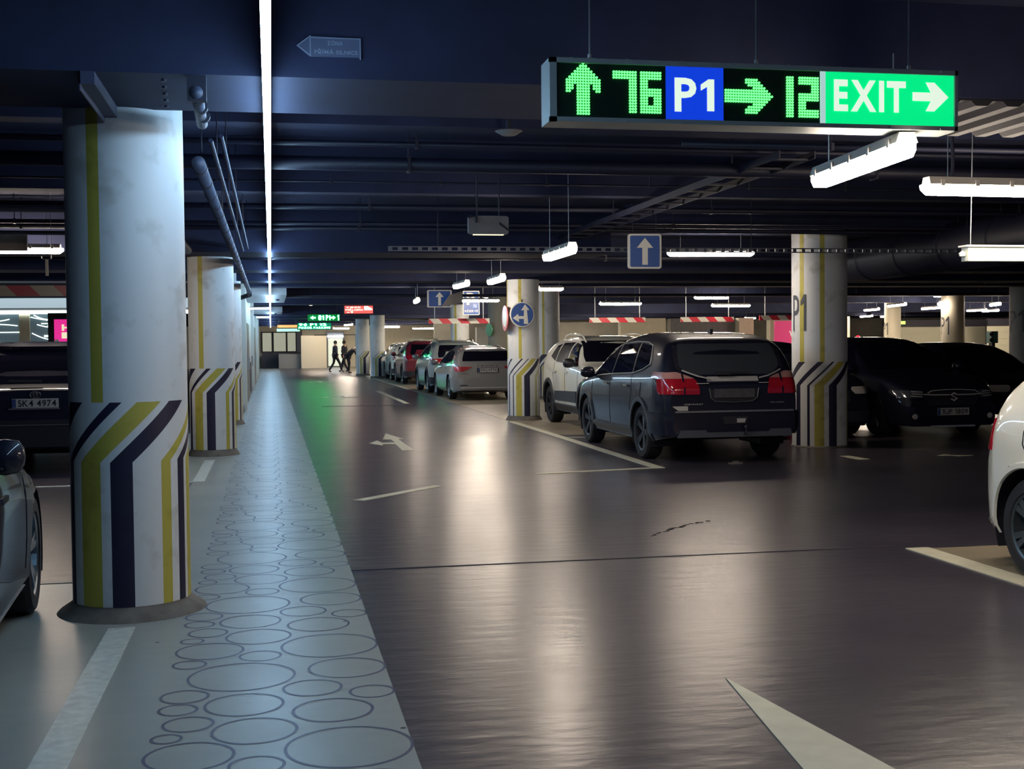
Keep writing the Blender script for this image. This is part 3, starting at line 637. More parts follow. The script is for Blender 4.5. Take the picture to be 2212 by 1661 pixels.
# round sign on the column
t = thing('round_sign', 'round blue sign with left and up arrows on the striped column', 'sign', (4.765, 23.46, 2.055), math.radians(4))
MB().lathe([(0, 0.0), (0.235, 0.0), (0.245, 0.006), (0.245, 0.02), (0, 0.02)], 40, 'y').build('disc', M_wf, t)
MB().lathe([(0, -0.003), (0.222, -0.003), (0.222, 0.0)], 40, 'y').build('face', M_blue, t)
MB().prism([(.031,-.18),(.118,-.18),(.094,.086),(.144,.086),(.055,.196),(-.024,.079),(.035,.083),(.031,-.031),(-.075,-.031),(-.086,.012),(-.192,-.07),(-.063,-.149),(-.071,-.085),(.031,-.085)], F, -0.007, -0.003).build('arrows', M_wf, t)
MB().cyl((0, 0.01, 0.24), (0, 0.01, 0.29), 0.015, 8).box(-0.02, 0.02, 0.02, 0.085, -0.1, 0.1).build('bracket', M_dark, t)
t = thing('round_sign', 'round sign seen nearly edge on at the left side of the striped column', 'sign', (4.47, 23.72, 1.99), math.radians(-88))
MB().lathe([(0, 0.0), (0.25, 0.0), (0.255, 0.01), (0.25, 0.02), (0, 0.02)], 40, 'y').build('disc', mat('red_disc', (0.50, 0.08, 0.06), 0.2), t)
MB().lathe([(0, -0.003), (0.17, -0.003), (0.17, 0.0)], 40, 'y').build('face', mat('disc_centre', (0.6, 0.6, 0.5), 0.2), t)
MB().box(-0.02, 0.02, 0.02, 0.07, -0.05, 0.05).build('bracket', M_dark, t)
t = thing('round_sign', 'small round sign seen edge on at the grey column with a green glint', 'sign', (6.66, 38.0, 1.93), math.radians(-70))
MB().lathe([(0, 0.0), (0.2, 0.0), (0.2, 0.02), (0, 0.02)], 32, 'y').build('disc', mat('glossy_disc', (0.08, 0.4, 0.12), 0.15), t)
MB().box(-0.02, 0.02, 0.02, 0.07, -0.05, 0.05).build('bracket', M_dark, t)
# lit signs in the distance
def litsign(x, y, z, w_, h_, name, label, col, power, lines, tcol=None, arrow=False, cat='sign', round_=False):
    t = thing(name, label, cat, (x, y, z), 0)
    MB().box(-w_/2, w_/2, 0, 0.12, -h_/2, h_/2).build('case', M_dark, t)
    MB().box(-w_/2+0.02, w_/2-0.02, -0.006, 0, -h_/2+0.02, h_/2-0.02).build('face', mat(name+label[:9]+'_face', col, 0.4, emit=col, power=power), t)
    tm = mat('glyph_'+str(tcol), tcol or (1, 1, 1), 0.4, emit=tcol or (1, 1, 1), power=20.0 if name == 'green_sign' else 2.0)
    for i, (s, cx, cz, ww, hh) in enumerate(lines):
        mb = MB(); text_on(mb, s, (cx*w_, -0.008, cz*h_), ww*w_, hh*h_, bold=0.05); mb.build('lettering', tm, t, fix=False)
    MB().cyl((-w_*0.4, 0.06, h_/2), (-w_*0.4, 0.06, 3.3-z), 0.008, 6).cyl((w_*0.4, 0.06, h_/2), (w_*0.4, 0.06, 3.3-z), 0.008, 6).build('hangers', M_pipe, t)
    return t, tm
t, tm = litsign(3.2, 46.0, 2.80, 1.08, 0.32, 'red_sign', 'red lit hanging sign above the people', (0.85, 0.10, 0.09), 1.2, [('VJEZD', -0.18, 0.24, 0.5, 0.2), ('POKLADNA', -0.15, -0.02, 0.6, 0.2), ('-1', -0.3, -0.28, 0.2, 0.2)], (0.9, 0.75, 0.6))
MB().prism([(0.2, -0.02), (0.2, 0.13), (0.32, 0.13), (0.5, 0.03), (0.5, -0.02)], F, -0.012, -0.008).build('pale_corner', tm, t)
t, tm = litsign(2.09, 50.0, 2.60, 1.30, 0.30, 'green_sign', 'upper green lit parking sign over the lane', (0.0, 0.16, 0.03), 0.9, [('81', -0.08, 0, 0.18, 0.7), ('P1', 0.13, 0, 0.14, 0.7), ('1', 0.44, 0, 0.05, 0.75)], (0.06, 1.0, 0.22))
MB().prism([(-0.42, -0.03), (-0.42, -0.08), (-0.54, 0), (-0.42, 0.08), (-0.42, 0.03), (-0.32, 0.03), (-0.32, -0.03)], F, -0.014, -0.006).prism([(0.24, -0.03), (0.24, 0.03), (0.36, 0.03), (0.36, 0.08), (0.47, 0), (0.36, -0.08), (0.36, -0.03)], F, -0.014, -0.006).build('arrows', tm, t)
litsign(2.06, 60.0, 2.42, 1.62, 0.34, 'green_sign', 'lower wide green lit parking sign with two lines of writing', (0.0, 0.22, 0.10), 0.9, [('96 P1 12', -0.05, 0.22, 0.8, 0.36), ('POZOR PARKING', 0.0, -0.22, 0.92, 0.3)], (0.08, 1.0, 0.30))
litsign(0.82, 62.0, 2.45, 1.0, 0.17, 'orange_sign', 'small orange and pink lit bar sign above the far windows', (0.95, 0.40, 0.12), 1.2, [], None)
litsign(0.85, 61.6, 2.26, 1.15, 0.18, 'pale_sign', 'pale green lit sign under the orange bar sign', (0.5, 0.85, 0.5), 1.0, [('PARKING', 0, 0, 0.8, 0.5)], (0.2, 0.6, 0.7))
# small arrow board on the beam face
t = thing('arrow_board', 'small dim arrow-shaped board pointing left on the dark beam above', 'sign', (0.30, 6.15, 2.952))
z0 = [(-0.155, 0.0), (-0.09, 0.048), (0.155, 0.04), (0.155, -0.06), (0.145, -0.048), (-0.09, -0.05)]
MB().prism(z0, F, -0.012, 0).build('board', mat('board_dim', (0.10, 0.12, 0.2), 0.5), t)
mbl = mat('board_ink', (0.25, 0.29, 0.40), 0.5)
mb = MB(); mb.prism([(-0.155, 0), (-0.09, 0.05), (-0.09, 0.043), (-0.145, 0)], F, -0.014, -0.012); mb.prism([(-0.155, 0), (-0.09, -0.05), (-0.09, -0.043), (-0.145, 0)], F, -0.014, -0.012); mb.box(-0.092, -0.086, -0.014, -0.012, -0.05, 0.05); mb.box(-0.09, 0.155, -0.014, -0.012, 0.038, 0.043); mb.box(0.149, 0.155, -0.014, -0.012, -0.06, 0.04)
mb.build('border', mbl, t)
mb = MB(); text_on(mb, 'ZÓNA', (0.03, -0.012, 0.018), 0.075, 0.026, bold=0.03); text_on(mb, 'PŘÍMÁ SILNICE', (0.035, -0.012, -0.025), 0.21, 0.026, bold=0.03); mb.build('lettering', mbl, t, fix=False)

# height bars
M_bar = stripe_mat('bar_stripes', 0.56, slant=0.9)
M_bar2 = stripe_mat('bar_stripes_near', 0.72, c1=(0.30, 0.04, 0.07), c2=(0.30, 0.28, 0.26), slant=1.0)
def hbar(x0, x1, y, z, h, label, m=M_bar, tilt=0.0):
    t = thing('height_bar', label, 'height barrier', ((x0+x1)/2, y, z), 0, 'red and white height bars'); L = (x1-x0)/2
    o = MB().box(-L, L, -0.02, 0.02, -h/2, h/2).build('bar', m, t); o.rotation_euler = (0, tilt, 0)
    for x in (-L*0.8, L*0.8): MB().cyl((x, 0, h/2-0.01), (x, 0, 3.3-z), 0.012, 6).build('hanger', M_steel, t)
hbar(4.65, 6.5, 37.0, 2.19, 0.15, 'striped height bar left of the round blue arrow sign')
hbar(9.62, 11.4, 37.0, 2.19, 0.15, 'striped height bar above the left side of the black SUV')
hbar(12.55, 14.3, 37.0, 2.19, 0.15, 'striped height bar above the right side of the black SUV')
hbar(15.15, 17.0, 37.0, 2.23, 0.15, 'striped height bar left of the wide P1 column')
hbar(-5.2, -2.9, 21.0, 2.42, 0.17, 'large striped height bar on the left over the black car', M_bar2)

# ---------------------------------------------------------------- left lobby front
lob = thing('shop_front', 'bright glazed lobby front behind the black car on the left', 'shop front', (-5.0, 26.2, 0))
MB().box(-5, 4.1, 0, 1.0, 2.28, 2.5).build('fascia', mat('fascia', (0.5, 0.55, 0.6), 0.5, emit=(0.42, 0.55, 0.62), power=0.9), lob)
MB().box(-5, 4.1, -0.03, 0.0, 2.26, 2.30).build('gutter', M_grey, lob)
MB().box(-5, 4.1, -0.05, 0.0, 2.18, 2.25).build('light_line', mat('lobby_line', (1, 1, 1), 0.4, emit=(0.8, 0.95, 0.95), power=6), lob)
MB().box(-5, 0.25, 0.02, 0.06, 0.1, 2.17).build('glazing', mat('lobby_glass', (0.05, 0.075, 0.085), 0.1, emit=(0.09, 0.13, 0.15), power=0.5), lob)
for x in (-3.2, -1.6): MB().box(x, x+0.06, 0, 0.05, 0, 2.18).build('mullion', M_dark, lob)
MB().box(0.08, 0.28, -0.02, 0.05, 0, 2.18).build('mullion', M_cream, lob)
MB().box(1.02, 1.10, -0.02, 0.05, 0, 2.18).build('mullion', M_white, lob)
MB().box(0.28, 1.02, 0.02, 0.06, 0.1, 2.17).build('glazing', MATS['lobby_glass'], lob)
M_reflect = mat('reflected_tube', (1, 1, 1), 0.4, emit=(0.8, 0.95, 0.9), power=2.5)
t = thing('reflection_swirls', 'curved glowing tubes standing in for reflections in the lobby window', 'lamp', (-5.0, 26.18, 0), 0)  # reflections in the glazing, built as thin glowing tubes
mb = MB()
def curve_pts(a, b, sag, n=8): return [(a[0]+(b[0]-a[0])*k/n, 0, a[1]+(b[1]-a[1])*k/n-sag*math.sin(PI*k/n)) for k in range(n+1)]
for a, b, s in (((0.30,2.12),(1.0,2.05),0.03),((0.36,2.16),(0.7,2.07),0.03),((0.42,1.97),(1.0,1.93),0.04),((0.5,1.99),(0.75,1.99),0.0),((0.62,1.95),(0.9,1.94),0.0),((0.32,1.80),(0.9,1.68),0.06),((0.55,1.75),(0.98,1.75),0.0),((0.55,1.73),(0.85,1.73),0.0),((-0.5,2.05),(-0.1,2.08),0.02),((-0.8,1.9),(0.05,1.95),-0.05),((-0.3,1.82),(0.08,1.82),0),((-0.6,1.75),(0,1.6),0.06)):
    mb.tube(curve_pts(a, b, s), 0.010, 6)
mb.build('tubes', M_reflect, t)
t = thing('poster', 'bright magenta lit poster left of the nearest column', 'poster', (-3.74, 26.09, 1.75))
MB().box(-0.62, 0.75, 0, 0.05, -0.5, 0.45).build('frame', M_dark, t)
MB().box(-0.50, 0.70, -0.01, 0, -0.42, 0.32).build('face', mat('poster_magenta', (0.8, 0.02, 0.3), 0.4, emit=(0.80, 0.03, 0.30), power=0.9), t)
M_pt = mat('poster_text', (0.9, 0.85, 0.6), 0.4, emit=(0.85, 0.82, 0.55), power=0.9)
mb = MB(); text_on(mb, 'HORKÁ', (0.12, -0.01, 0.17), 0.95, 0.16, bold=0.05); mb.box(-0.36, 0.6, -0.014, -0.01, -0.06, 0.06); mb.build('lettering', M_pt, t, fix=False)
mb = MB(); text_on(mb, '5 korun', (0.24, -0.015, 0.0), 0.4, 0.06, bold=0.02); text_on(mb, 'Teď', (0.0, -0.011, -0.22), 0.3, 0.12, bold=0.05)
mb.build('small_lettering', mat('poster_text2', (0.7, 0.3, 0.4), 0.4, emit=(0.85, 0.45, 0.6), power=0.7), t, fix=False)
# left ceiling duct end and bracket
t = thing('duct_panel', 'stained grey duct panel beside the left tube light', 'duct', (-3.3, 14.2, 2.645))
MB().box(-1.8, 0.73, 0, 0.05, -0.09, 0.08).build('panel', mat('stained_panel', (0.42, 0.36, 0.28), 0.7, noise=0.5, nscale=3), t)
MB().cyl((0.3, 0.02, 0.08), (0.3, 0.02, 0.655), 0.006, 6).cyl((-1.2, 0.02, 0.08), (-1.2, 0.02, 0.655), 0.006, 6).cyl((0.4, 0.0, -0.09), (0.4, 0.0, -0.42), 0.004, 6).build('wires', M_steel, t)
t = thing('hanging_rod', 'pale rod hanging from a bracket under the left tube light', 'bracket', (-2.42, 14.5, 2.46))
MB().box(-0.014, 0.014, -0.014, 0.014, -0.16, 0.02).build('rod', mat('pale_rod', (0.75, 0.72, 0.6), 0.4), t)
MB().tube([(-0.05, 0, 0.06), (-0.05, 0, 0.03), (0, 0, 0.02), (0.05, 0, 0.03), (0.05, 0, 0.06)], 0.007, 6).cyl((0.05, 0, 0.06), (0.05, 0, 0.84), 0.003, 6).build('bracket', M_steel, t)
# ceiling boxes by the white wall
for (y0, y1, x1, z1, lab) in ((31.85, 37.7, 0.41, 3.02, 'nearer white ceiling box beside the LED strip'), (47.8, 51.3, 0.45, 2.98, 'farther white ceiling box beside the LED strip')):
    t = thing('ceiling_box', lab, 'duct', (0, y0, 2.78), 0, 'white boxes along the walkway ceiling')
    MB().box(-0.66, x1, 0, y1-y0, 0.0, z1-2.78).build('box', mat('ceiling_box', (0.42, 0.43, 0.44), 0.55), t)
    mb = MB()
    for k in range(4): mb.box(-0.12, -0.03, 1.0+0.5*k, 1.2+0.5*k, -0.012, 0)
    mb.build('vents', M_white, t)
    MB().lathe([(0, -0.05), (0.05, -0.03), (0.06, 0)], 16, 'z', (0.2, (y1-y0)*0.5, 0)).build('detector', M_dark, t)
    MB().box(-0.3, -0.2, 0.5, 0.6, z1-2.78, 0.52).box(0.1, 0.2, 0.5, 0.6, z1-2.78, 0.52).build('supports', M_dark, t)

# ---------------------------------------------------------------- far end of the walkway
t = thing('ticket_booth', 'grey boxy counter at the far end of the walkway', 'counter', (1.45, 84.0, 0))
MB().box(-0.95, 0.95, -0.8, 0.4, 0, 0.98).build('body', mat('booth_grey', (0.32, 0.31, 0.29), 0.6), t)
MB().box(-1.0, 1.0, -0.85, 0.45, 0.98, 1.03).build('top', M_dark, t)
t = thing('low_wall', 'dark low wall left of the grey counter at the far end', 'low wall', (0.0, 85.2, 0))
MB().box(-0.6, 0.9, -0.15, 0.15, 0, 1.05).build('wall', mat('low_wall', (0.09, 0.085, 0.10), 0.6), t)
M_fwin = mat('far_window_glass', (0.3, 0.3, 0.22), 0.2, emit=(0.36, 0.36, 0.27), power=0.8)
for i, (x0, x1) in enumerate(((-0.55, 0.05), (0.20, 1.0), (1.12, 1.66))):
    wd = struct(MB().box(x0-0.06, x1+0.06, 85.85, 86.0, 1.05, 2.45).build('window_%d' % (i+1), M_dark))
    MB().box(x0, x1, 85.8, 85.86, 1.12, 2.38).build('pane', M_fwin, wd)
struct(MB().box(1.72, 2.1, 85.5, 86.0, 0, 2.6).build('trim_9', mat('pier', (0.12, 0.12, 0.13), 0.7)))
t = thing('doorway_panel', 'bright glazed door behind the walking couple', 'door', (4.35, 85.8, 0))
MB().box(-0.6, 0.6, 0, 0.12, 0, 2.45).build('frame', M_grey, t)
MB().box(-0.5, 0.5, -0.02, 0, 0.08, 1.95).build('pane', mat('door_glow', (0.7, 0.75, 0.6), 0.3, emit=(0.68, 0.72, 0.56), power=0.9), t)
MB().box(-0.52, 0.52, -0.06, 0, 2.05, 2.2).build('door_light', M_ledw, t)
t = thing('hoarding', 'lit cream box wall panel with dark top edge at the far end', 'wall panel', (4.0, 82.5, 0))
MB().box(-2.05, -0.4, 0, 0.2, 0, 2.15).build('panel', mat('hoarding', (0.85, 0.76, 0.56), 0.6), t)
MB().box(-1.2, 1.6, -0.05, 0.0, 2.15, 2.2).box(1.5, 1.6, -0.05, 0.15, 0, 2.2).build('edge', M_dark, t)
t = thing('bulkhead', 'dark sloping ceiling bulkhead above the red lit sign', 'ceiling panel', (6.1, 59.2, 2.75))
MB().prism([(-3.4, 0.45), (-3.4, 0.30), (-2.2, 0.0), (2.6, -0.12), (1.0, 0.45)], F, 0, 1.0).build('panel', mat('bulkhead', (0.07, 0.075, 0.085), 0.6), t)

# right hand background
M_gd = mat('garage_door', (0.55, 0.52, 0.40), 0.55)
for x0, x1, y, lab in ((28.3, 34.0, 54.0, 'pale ribbed garage door left of the cream P1 column'), (32.4, 37.8, 52.0, 'pale ribbed garage door right of the cream P1 column')):
    t = thing('garage_door', lab, 'door', ((x0+x1)/2, y, 0), 0, 'pale garage doors')
    h = (x1-x0)/2; mb = MB()
    for k in range(7): mb.box(-h, h, 0, 0.1, 0.3*k, 0.3*k+0.285)
    mb.box(-h, h, 0.03, 0.1, 0, 2.1); mb.build('leaf', M_gd, t)
    MB().box(-h, h, -0.1, 0.1, 2.1, 2.42).build('shutter_box', mat('shutter_box', (0.03, 0.028, 0.045), 0.6), t)
    MB().box(-h-0.01, -h, 0, 0.1, 0, 2.42).box(h, h+0.01, 0, 0.1, 0, 2.42).build('jamb', M_dark, t)
for x, y, lab in ((24.3, 41.0, 'green box left of the cream P1 column'), (24.0, 38.1, 'green box with two round openings right of the cream P1 column')):
    t = thing('ticket_machine', lab, 'machine', (x, y, 0), 0, 'green boxes beside the cream column')
    MB().box(-0.09, 0.16, 0, 0.3, 1.35, 1.75).build('head', mat('machine_green', (0.03, 0.10, 0.09), 0.5), t)
    MB().box(-0.03, 0.08, 0.05, 0.25, 0, 1.35).build('post', M_dark, t)
    if x < 24.2: MB().lathe([(0, -0.03), (0.07, -0.03), (0.07, 0)], 16, 'y', (-0.1, 0, 1.65)).lathe([(0, -0.03), (0.07, -0.03), (0.07, 0)], 16, 'y', (-0.1, 0, 1.45)).build('openings', M_dark, t)
litsign(26.5, 49.0, 2.22, 0.42, 0.17, 'exit_sign', 'small yellow-green lit sign above the left garage door', (0.55, 0.95, 0.15), 1.3, [], None)
t = thing('signal_lamp', 'small red lamp glowing above the dark car roof beside the wide P1 column', 'lamp', (19.0, 38.0, 0))
MB().cyl((0, 0, 0), (0, 0, 1.52), 0.02, 8).build('post', M_dark, t)
MB().lathe([(0.0, 1.50), (0.06, 1.53), (0.075, 1.58), (0.06, 1.63), (0, 1.66)], 16).build('lens', mat('signal_red', (0.8, 0.02, 0.02), 0.3, emit=(1, 0.02, 0.04), power=1.6), t)
# wall pieces seen over the black SUV
def block(x0, x1, y, z0, z1, m, name, label, cat, group=None, d=0.4):
    t = thing(name, label, cat, ((x0+x1)/2, y, 0), 0, group)
    MB().box((x0-x1)/2, (x1-x0)/2, 0, d, z0, z1).build('panel', m, t); return t
block(13.2, 15.0, 46, 0, 2.42, M_cream, 'wall_pier', 'cream pier over the white SUV roof rail', 'pier')
block(15.2, 17.8, 46, 0, 2.40, M_grey, 'partition', 'plain grey partition over the black SUV roof', 'partition')
block(17.8, 18.4, 45.5, 0, 2.40, M_cream, 'wall_pier', 'narrow cream pier right of the grey partition', 'pier')
block(19.3, 20.9, 46, 0, 2.45, mat('pier_warm', (0.42, 0.38, 0.28), 0.6), 'wall_pier', 'broad beige pier over the right of the black SUV', 'pier')
block(22.0, 22.9, 46.5, 0, 2.45, M_cream, 'wall_pier', 'pale pier left of the pink poster', 'pier')
block(8.8, 9.6, 44, 0, 2.0, M_cream, 'wall_pier', 'low cream box wall above the white SUV bonnet side', 'pier')
block(9.9, 12.3, 60, 0, 2.3, M_grey, 'partition', 'dim partition behind the white SUV roof rails', 'partition')
t = thing('poster', 'pink wall poster with white writing left of the wide P1 column', 'poster', (19.5, 42.5, 0))
MB().box(-1.5, 0.7, 0, 0.08, 0.0, 2.22).build('board', mat('poster_pink', (0.62, 0.05, 0.16), 0.4, emit=(0.42, 0.03, 0.11), power=0.8), t)
mb = MB(); text_on(mb, 'Vždy', (-0.62, 0, 1.72), 0.66, 0.28, bold=0.05); text_on(mb, 'Úžasné akce na', (-0.35, 0, 2.03), 1.0, 0.09, bold=0.03); text_on(mb, 'skvělé', (-0.45, 0, 1.38), 0.9, 0.22, bold=0.04)
mb.build('lettering', mat('poster_white', (0.8, 0.7, 0.65), 0.5, emit=(0.6, 0.5, 0.45), power=0.6), t, fix=False)
# lamp fixture with chain, right edge
t = thing('unlit_lamp', 'unlit white lamp fixture hanging on a chain at the right edge', 'lamp', (5.6, 8.0, 2.10))
MB().box(-0.76, 0.9, 0, 0.09, -0.05, 0.05).build('housing', mat('fixture_white', (0.55, 0.58, 0.50), 0.5), t)
MB().box(-0.78, 0.9, -0.012, 0.10, 0.05, 0.062).build('rim', M_white, t)
MB().lathe([(0, -0.02), (0.02, -0.01), (0.024, 0.01), (0, 0.03)], 14, 'z', (-0.79, 0.03, -0.005)).build('end_cap', M_white, t)
mb = MB()
for k in range(26):
    z = 0.07+0.017*k*1.45; a = k % 2
    ringpts = [(-0.28+(0.009*math.cos(2*PI*i/8) if a else 0), 0.045+(0 if a else 0.009*math.cos(2*PI*i/8)), z+0.015*math.sin(2*PI*i/8)) for i in range(9)]
    mb.tube(ringpts, 0.0028, 5)
mb.cyl((-0.28, 0.045, 0.7), (-0.28, 0.045, 1.2), 0.003, 6); mb.build('chain', M_steel, t)
MB().cyl((-0.72, 0.04, 0.06), (-0.70, 0.04, 1.2), 0.004, 6).build('cable', M_steel, t)
# dark pole in front of lamp B
t = thing('hanging_cable', 'dark wrapped cable dropping to the tube light at the right edge', 'cable', (4.45, 7.55, 2.58))
MB().tube([(0, 0, 0), (0.005, 0, 0.12), (-0.005, 0, 0.25), (0, 0, 0.71)], 0.012, 8).build('cable', M_pipe, t)

# ---------------------------------------------------------------- cars
def pchip(xs, ys):
    xs = np.array(xs, float); ys = np.array(ys, float); h = np.diff(xs); d = np.diff(ys)/h; n = len(xs); m = np.zeros(n)
    for i in range(1, n-1):
        if d[i-1]*d[i] > 0: w1 = 2*h[i]+h[i-1]; w2 = h[i]+2*h[i-1]; m[i] = (w1+w2)/(w1/d[i-1]+w2/d[i])
    m[0] = d[0]; m[-1] = d[-1]
    def f(x):
        x = min(max(x, xs[0]), xs[-1]); i = min(int(np.searchsorted(xs, x, side='right'))-1, n-2); i = max(i, 0)
        t = (x-xs[i])/h[i]
        return float(ys[i]*(1+2*t)*(1-t)**2 + m[i]*h[i]*t*(1-t)**2 + ys[i+1]*t*t*(3-2*t) + m[i+1]*h[i]*t*t*(t-1))
    return f
class Car:
    def __init__(s, L, W, H, wf, wr, top, belt, R=0.33, zb=0.24, zf=0.20, zr=0.28, taper_f=(0.8, 0.22), taper_r=(0.55, 0.12), tumble=0.20, e=0.42, Ra=None):
        s.L, s.W, s.H, s.wf, s.wr, s.R = L, W/2, H, wf, wr, R; s.Ra = Ra or R+0.055
        s.top = pchip(*zip(*top)); s.beltf = pchip(*zip(*belt)); s.zb0, s.zf, s.zr = zb, zf, zr
        s.tf, s.tr, s.tum, s.e = taper_f, taper_r, tumble, e
        s.zbelt = max(b[1] for b in belt); s.cache = {}
    def zt(s, x): return s.top(x)
    def zs(s, x): return min(s.beltf(x), s.zt(x)-0.07)
    def zb(s, x):
        z = s.zb0
        if x < 0.5: z += (s.zf-s.zb0)*(1-x/0.5)
        if x > s.L-0.5: z += (s.zr-s.zb0)*(1-(s.L-x)/0.5)
        return z
    def w(s, x):
        v = s.W
        a, k = s.tf
        if x < a: v *= 1-k*((a-x)/a)**2.6
        a, k = s.tr
        if s.L-x < a: v *= 1-k*((a-(s.L-x))/a)**2.6
        return v
    def low(s, q):
        return float(np.interp(q, [0, 0.12, 0.45, 0.8, 1], [0.93, 0.985, 1.0, 1.0, 0.975]))
    def hw(s, x, z):
        zs, zt, zb, w_ = s.zs(x), s.zt(x), s.zb(x), s.w(x)
        if z <= zs: return w_*s.low(max(0, (z-zb)/(zs-zb)))
        if z >= zt: return 0.0
        sn = ((z-zs)/(zt-zs))**(1/s.e); c = math.sqrt(max(0, 1-sn*sn))
        return w_*0.975*(c**s.e)*(1-s.tum*(z-zs)/max(0.3, s.H-s.zbelt))
    def build_body(s, parent, paint):
        st = set(np.arange(0, s.L+1e-6, 0.045).round(4)); st.add(round(s.L, 4)); st |= {0.012, 0.03, round(s.L-0.012, 4), round(s.L-0.03, 4)}
        st = sorted(st); nl, nu = 9, 11; rows = []
        for x in st:
            zs, zt, zb, w_ = s.zs(x), s.zt(x), s.zb(x), s.w(x)
            half = [(0.0, zb), (w_*0.5, zb)]
            for i in range(nl): q = i/(nl-1); half.append((w_*s.low(q), zb+(zs-zb)*q))
            for i in range(1, nu):
                ph = PI/2*i/nu; z = zs+(zt-zs)*math.sin(ph)**s.e
                half.append((w_*0.975*math.cos(ph)**s.e*(1-s.tum*(z-zs)/max(0.3, s.H-s.zbelt)), z))
            half.append((0.0, zt))
            full = half + [(-y, z) for y, z in reversed(half[1:-1])]
            rows.append([(y, s.L/2-x, z) for y, z in full])
        Q = len(rows[0]); nh = nl+nu+2
        V = [list(p) for r in rows for p in r]; Fc = []
        for i in range(len(rows)-1):
            for j in range(Q):
                f = (i*Q+j, i*Q+(j+1) % Q, (i+1)*Q+(j+1) % Q, (i+1)*Q+j)
                cy = sum(V[k][1] for k in f)/4; cz = sum(V[k][2] for k in f)/4; cx = sum(V[k][0] for k in f)/4
                kill = False
                for wc in (s.wf, s.wr):
                    if (s.L/2-cy-wc)**2+(cz-s.R)**2 < s.Ra**2 and abs(cx) > s.W*0.45: kill = True
                if not kill: Fc.append(f)
        used = {k for f in Fc for k in f}
        for k in used:
            x = s.L/2-V[k][1]; z = V[k][2]
            if abs(V[k][0]) < s.W*0.6: continue
            for wc in (s.wf, s.wr):
                d = math.hypot(x-wc, z-s.R)
                if d < s.Ra+0.018 and d > 1e-4:
                    V[k][1] = s.L/2-(wc+(x-wc)/d*s.Ra); V[k][2] = s.R+(z-s.R)/d*s.Ra
        # end caps
        for base in (0, (len(rows)-1)*Q):
            for j in range(0, nh-1):
                a = base+j; b = base+j+1; c = base+(Q-j-1) % Q; d = base+(Q-j) % Q
                f = [a, b, c, d]; f2 = []
                for q in f:
                    if q not in f2: f2.append(q)
                if len(f2) > 2: Fc.append(tuple(f2))
        mb = MB(); mb.add(V, Fc); o = mb.build('body', paint, parent, smooth=False)
        me = o.data
        for p in me.polygons: p.use_smooth = True
        try:
            me.set_sharp_from_angle(angle=math.radians(38))
        except Exception: pass
        return o
    def wells(s, parent):
        for wc in (s.wf, s.wr):
            for sd in (-1, 1):
                mb = MB(); n = 24; r = s.Ra-0.002; x0, x1 = sd*(s.W-0.02), sd*(s.W-0.34); vs = []
                a0, a1 = math.radians(-25), math.radians(205)
                for X in (x0, x1):
                    for i in range(n+1):
                        t = a0+(a1-a0)*i/n; vs.append((X, s.L/2-wc+r*math.cos(t), s.R+r*math.sin(t)))
                fs = [(i, i+1, n+2+i, n+1+i) for i in range(n)]+[tuple(range(n+1, 2*n+2))]
                mb.add(vs, fs); mb.build('wheel_well', M_dark, parent)
    def endx(s, z, end):
        """outermost station whose roof line reaches z"""
        key = (round(z, 3), end)
        if key in s.cache: return s.cache[key]
        xs = np.arange(0, s.L/2, 0.01)
        if end == 'rear': xs = s.L-xs
        r = float(xs[-1])
        for i, x in enumerate(xs):
            if s.zt(float(x)) >= z+0.001: r = float(x); break
        s.cache[key] = r; return r
    def perim(s, z, end):
        xe = s.endx(z, end); dr = 1 if end == 'front' else -1; pts = []
        y0 = s.hw(xe, z)
        for k in range(12): pts.append((y0*k/12, xe))
        for k in range(110):
            x = xe+dr*0.0003*k if k < 6 else xe+dr*(0.002+0.0125*(k-6))
            pts.append((s.hw(x, z), x))
        return pts
    def wrap(s, zs_, y0, end, y1=None, depth=None, full=False, off=0.006, thick=0.012, nu=12):
        """skin patch following the car's end; rows of heights zs_, from y0 to y1 (or back by depth along the flank)"""
        P, Nn = [], []
        for i, z in enumerate(zs_):
            pts = s.perim(z, end); xe = pts[0][1]; a = y0[i] if isinstance(y0, (list, tuple)) else y0
            lim_y = (y1[i] if isinstance(y1, (list, tuple)) else y1); lim_d = (depth[i] if isinstance(depth, (list, tuple)) else depth)
            seg = []
            for (ya, xa), (yb, xb) in zip(pts[:-1], pts[1:]):
                if yb < a and lim_d is None and abs(xb-xa) < 1e-9: continue
                if lim_y is not None and ya >= lim_y: break
                if lim_d is not None and abs(xa-xe) > lim_d: break
                if not seg:
                    if yb < a: continue
                    t = (a-ya)/(yb-ya) if abs(yb-ya) > 1e-9 else 0; t = min(1, max(0, t)); seg.append((ya+(yb-ya)*t, xa+(xb-xa)*t))
                if lim_y is not None and yb > lim_y:
                    t = (lim_y-ya)/(yb-ya); seg.append((lim_y, xa+(xb-xa)*t)); break
                seg.append((yb, xb))
            if len(seg) < 2: seg = [pts[0], pts[1]]
            if full: seg = [(-y, x) for y, x in reversed(seg)]+seg
            seg = np.array(seg); dl = np.r_[0, np.cumsum(np.hypot(*np.diff(seg, axis=0).T)+1e-9)]
            tt = np.linspace(0, dl[-1], nu+1 if not full else 2*nu+1)
            yy = np.interp(tt, dl, seg[:, 0]); xx = np.interp(tt, dl, seg[:, 1])
            P.append([np.array((yy[k], s.L/2-xx[k], z)) for k in range(len(tt))])
        R_, Q = len(P), len(P[0]); A = np.array(P)
        nr = np.zeros_like(A)
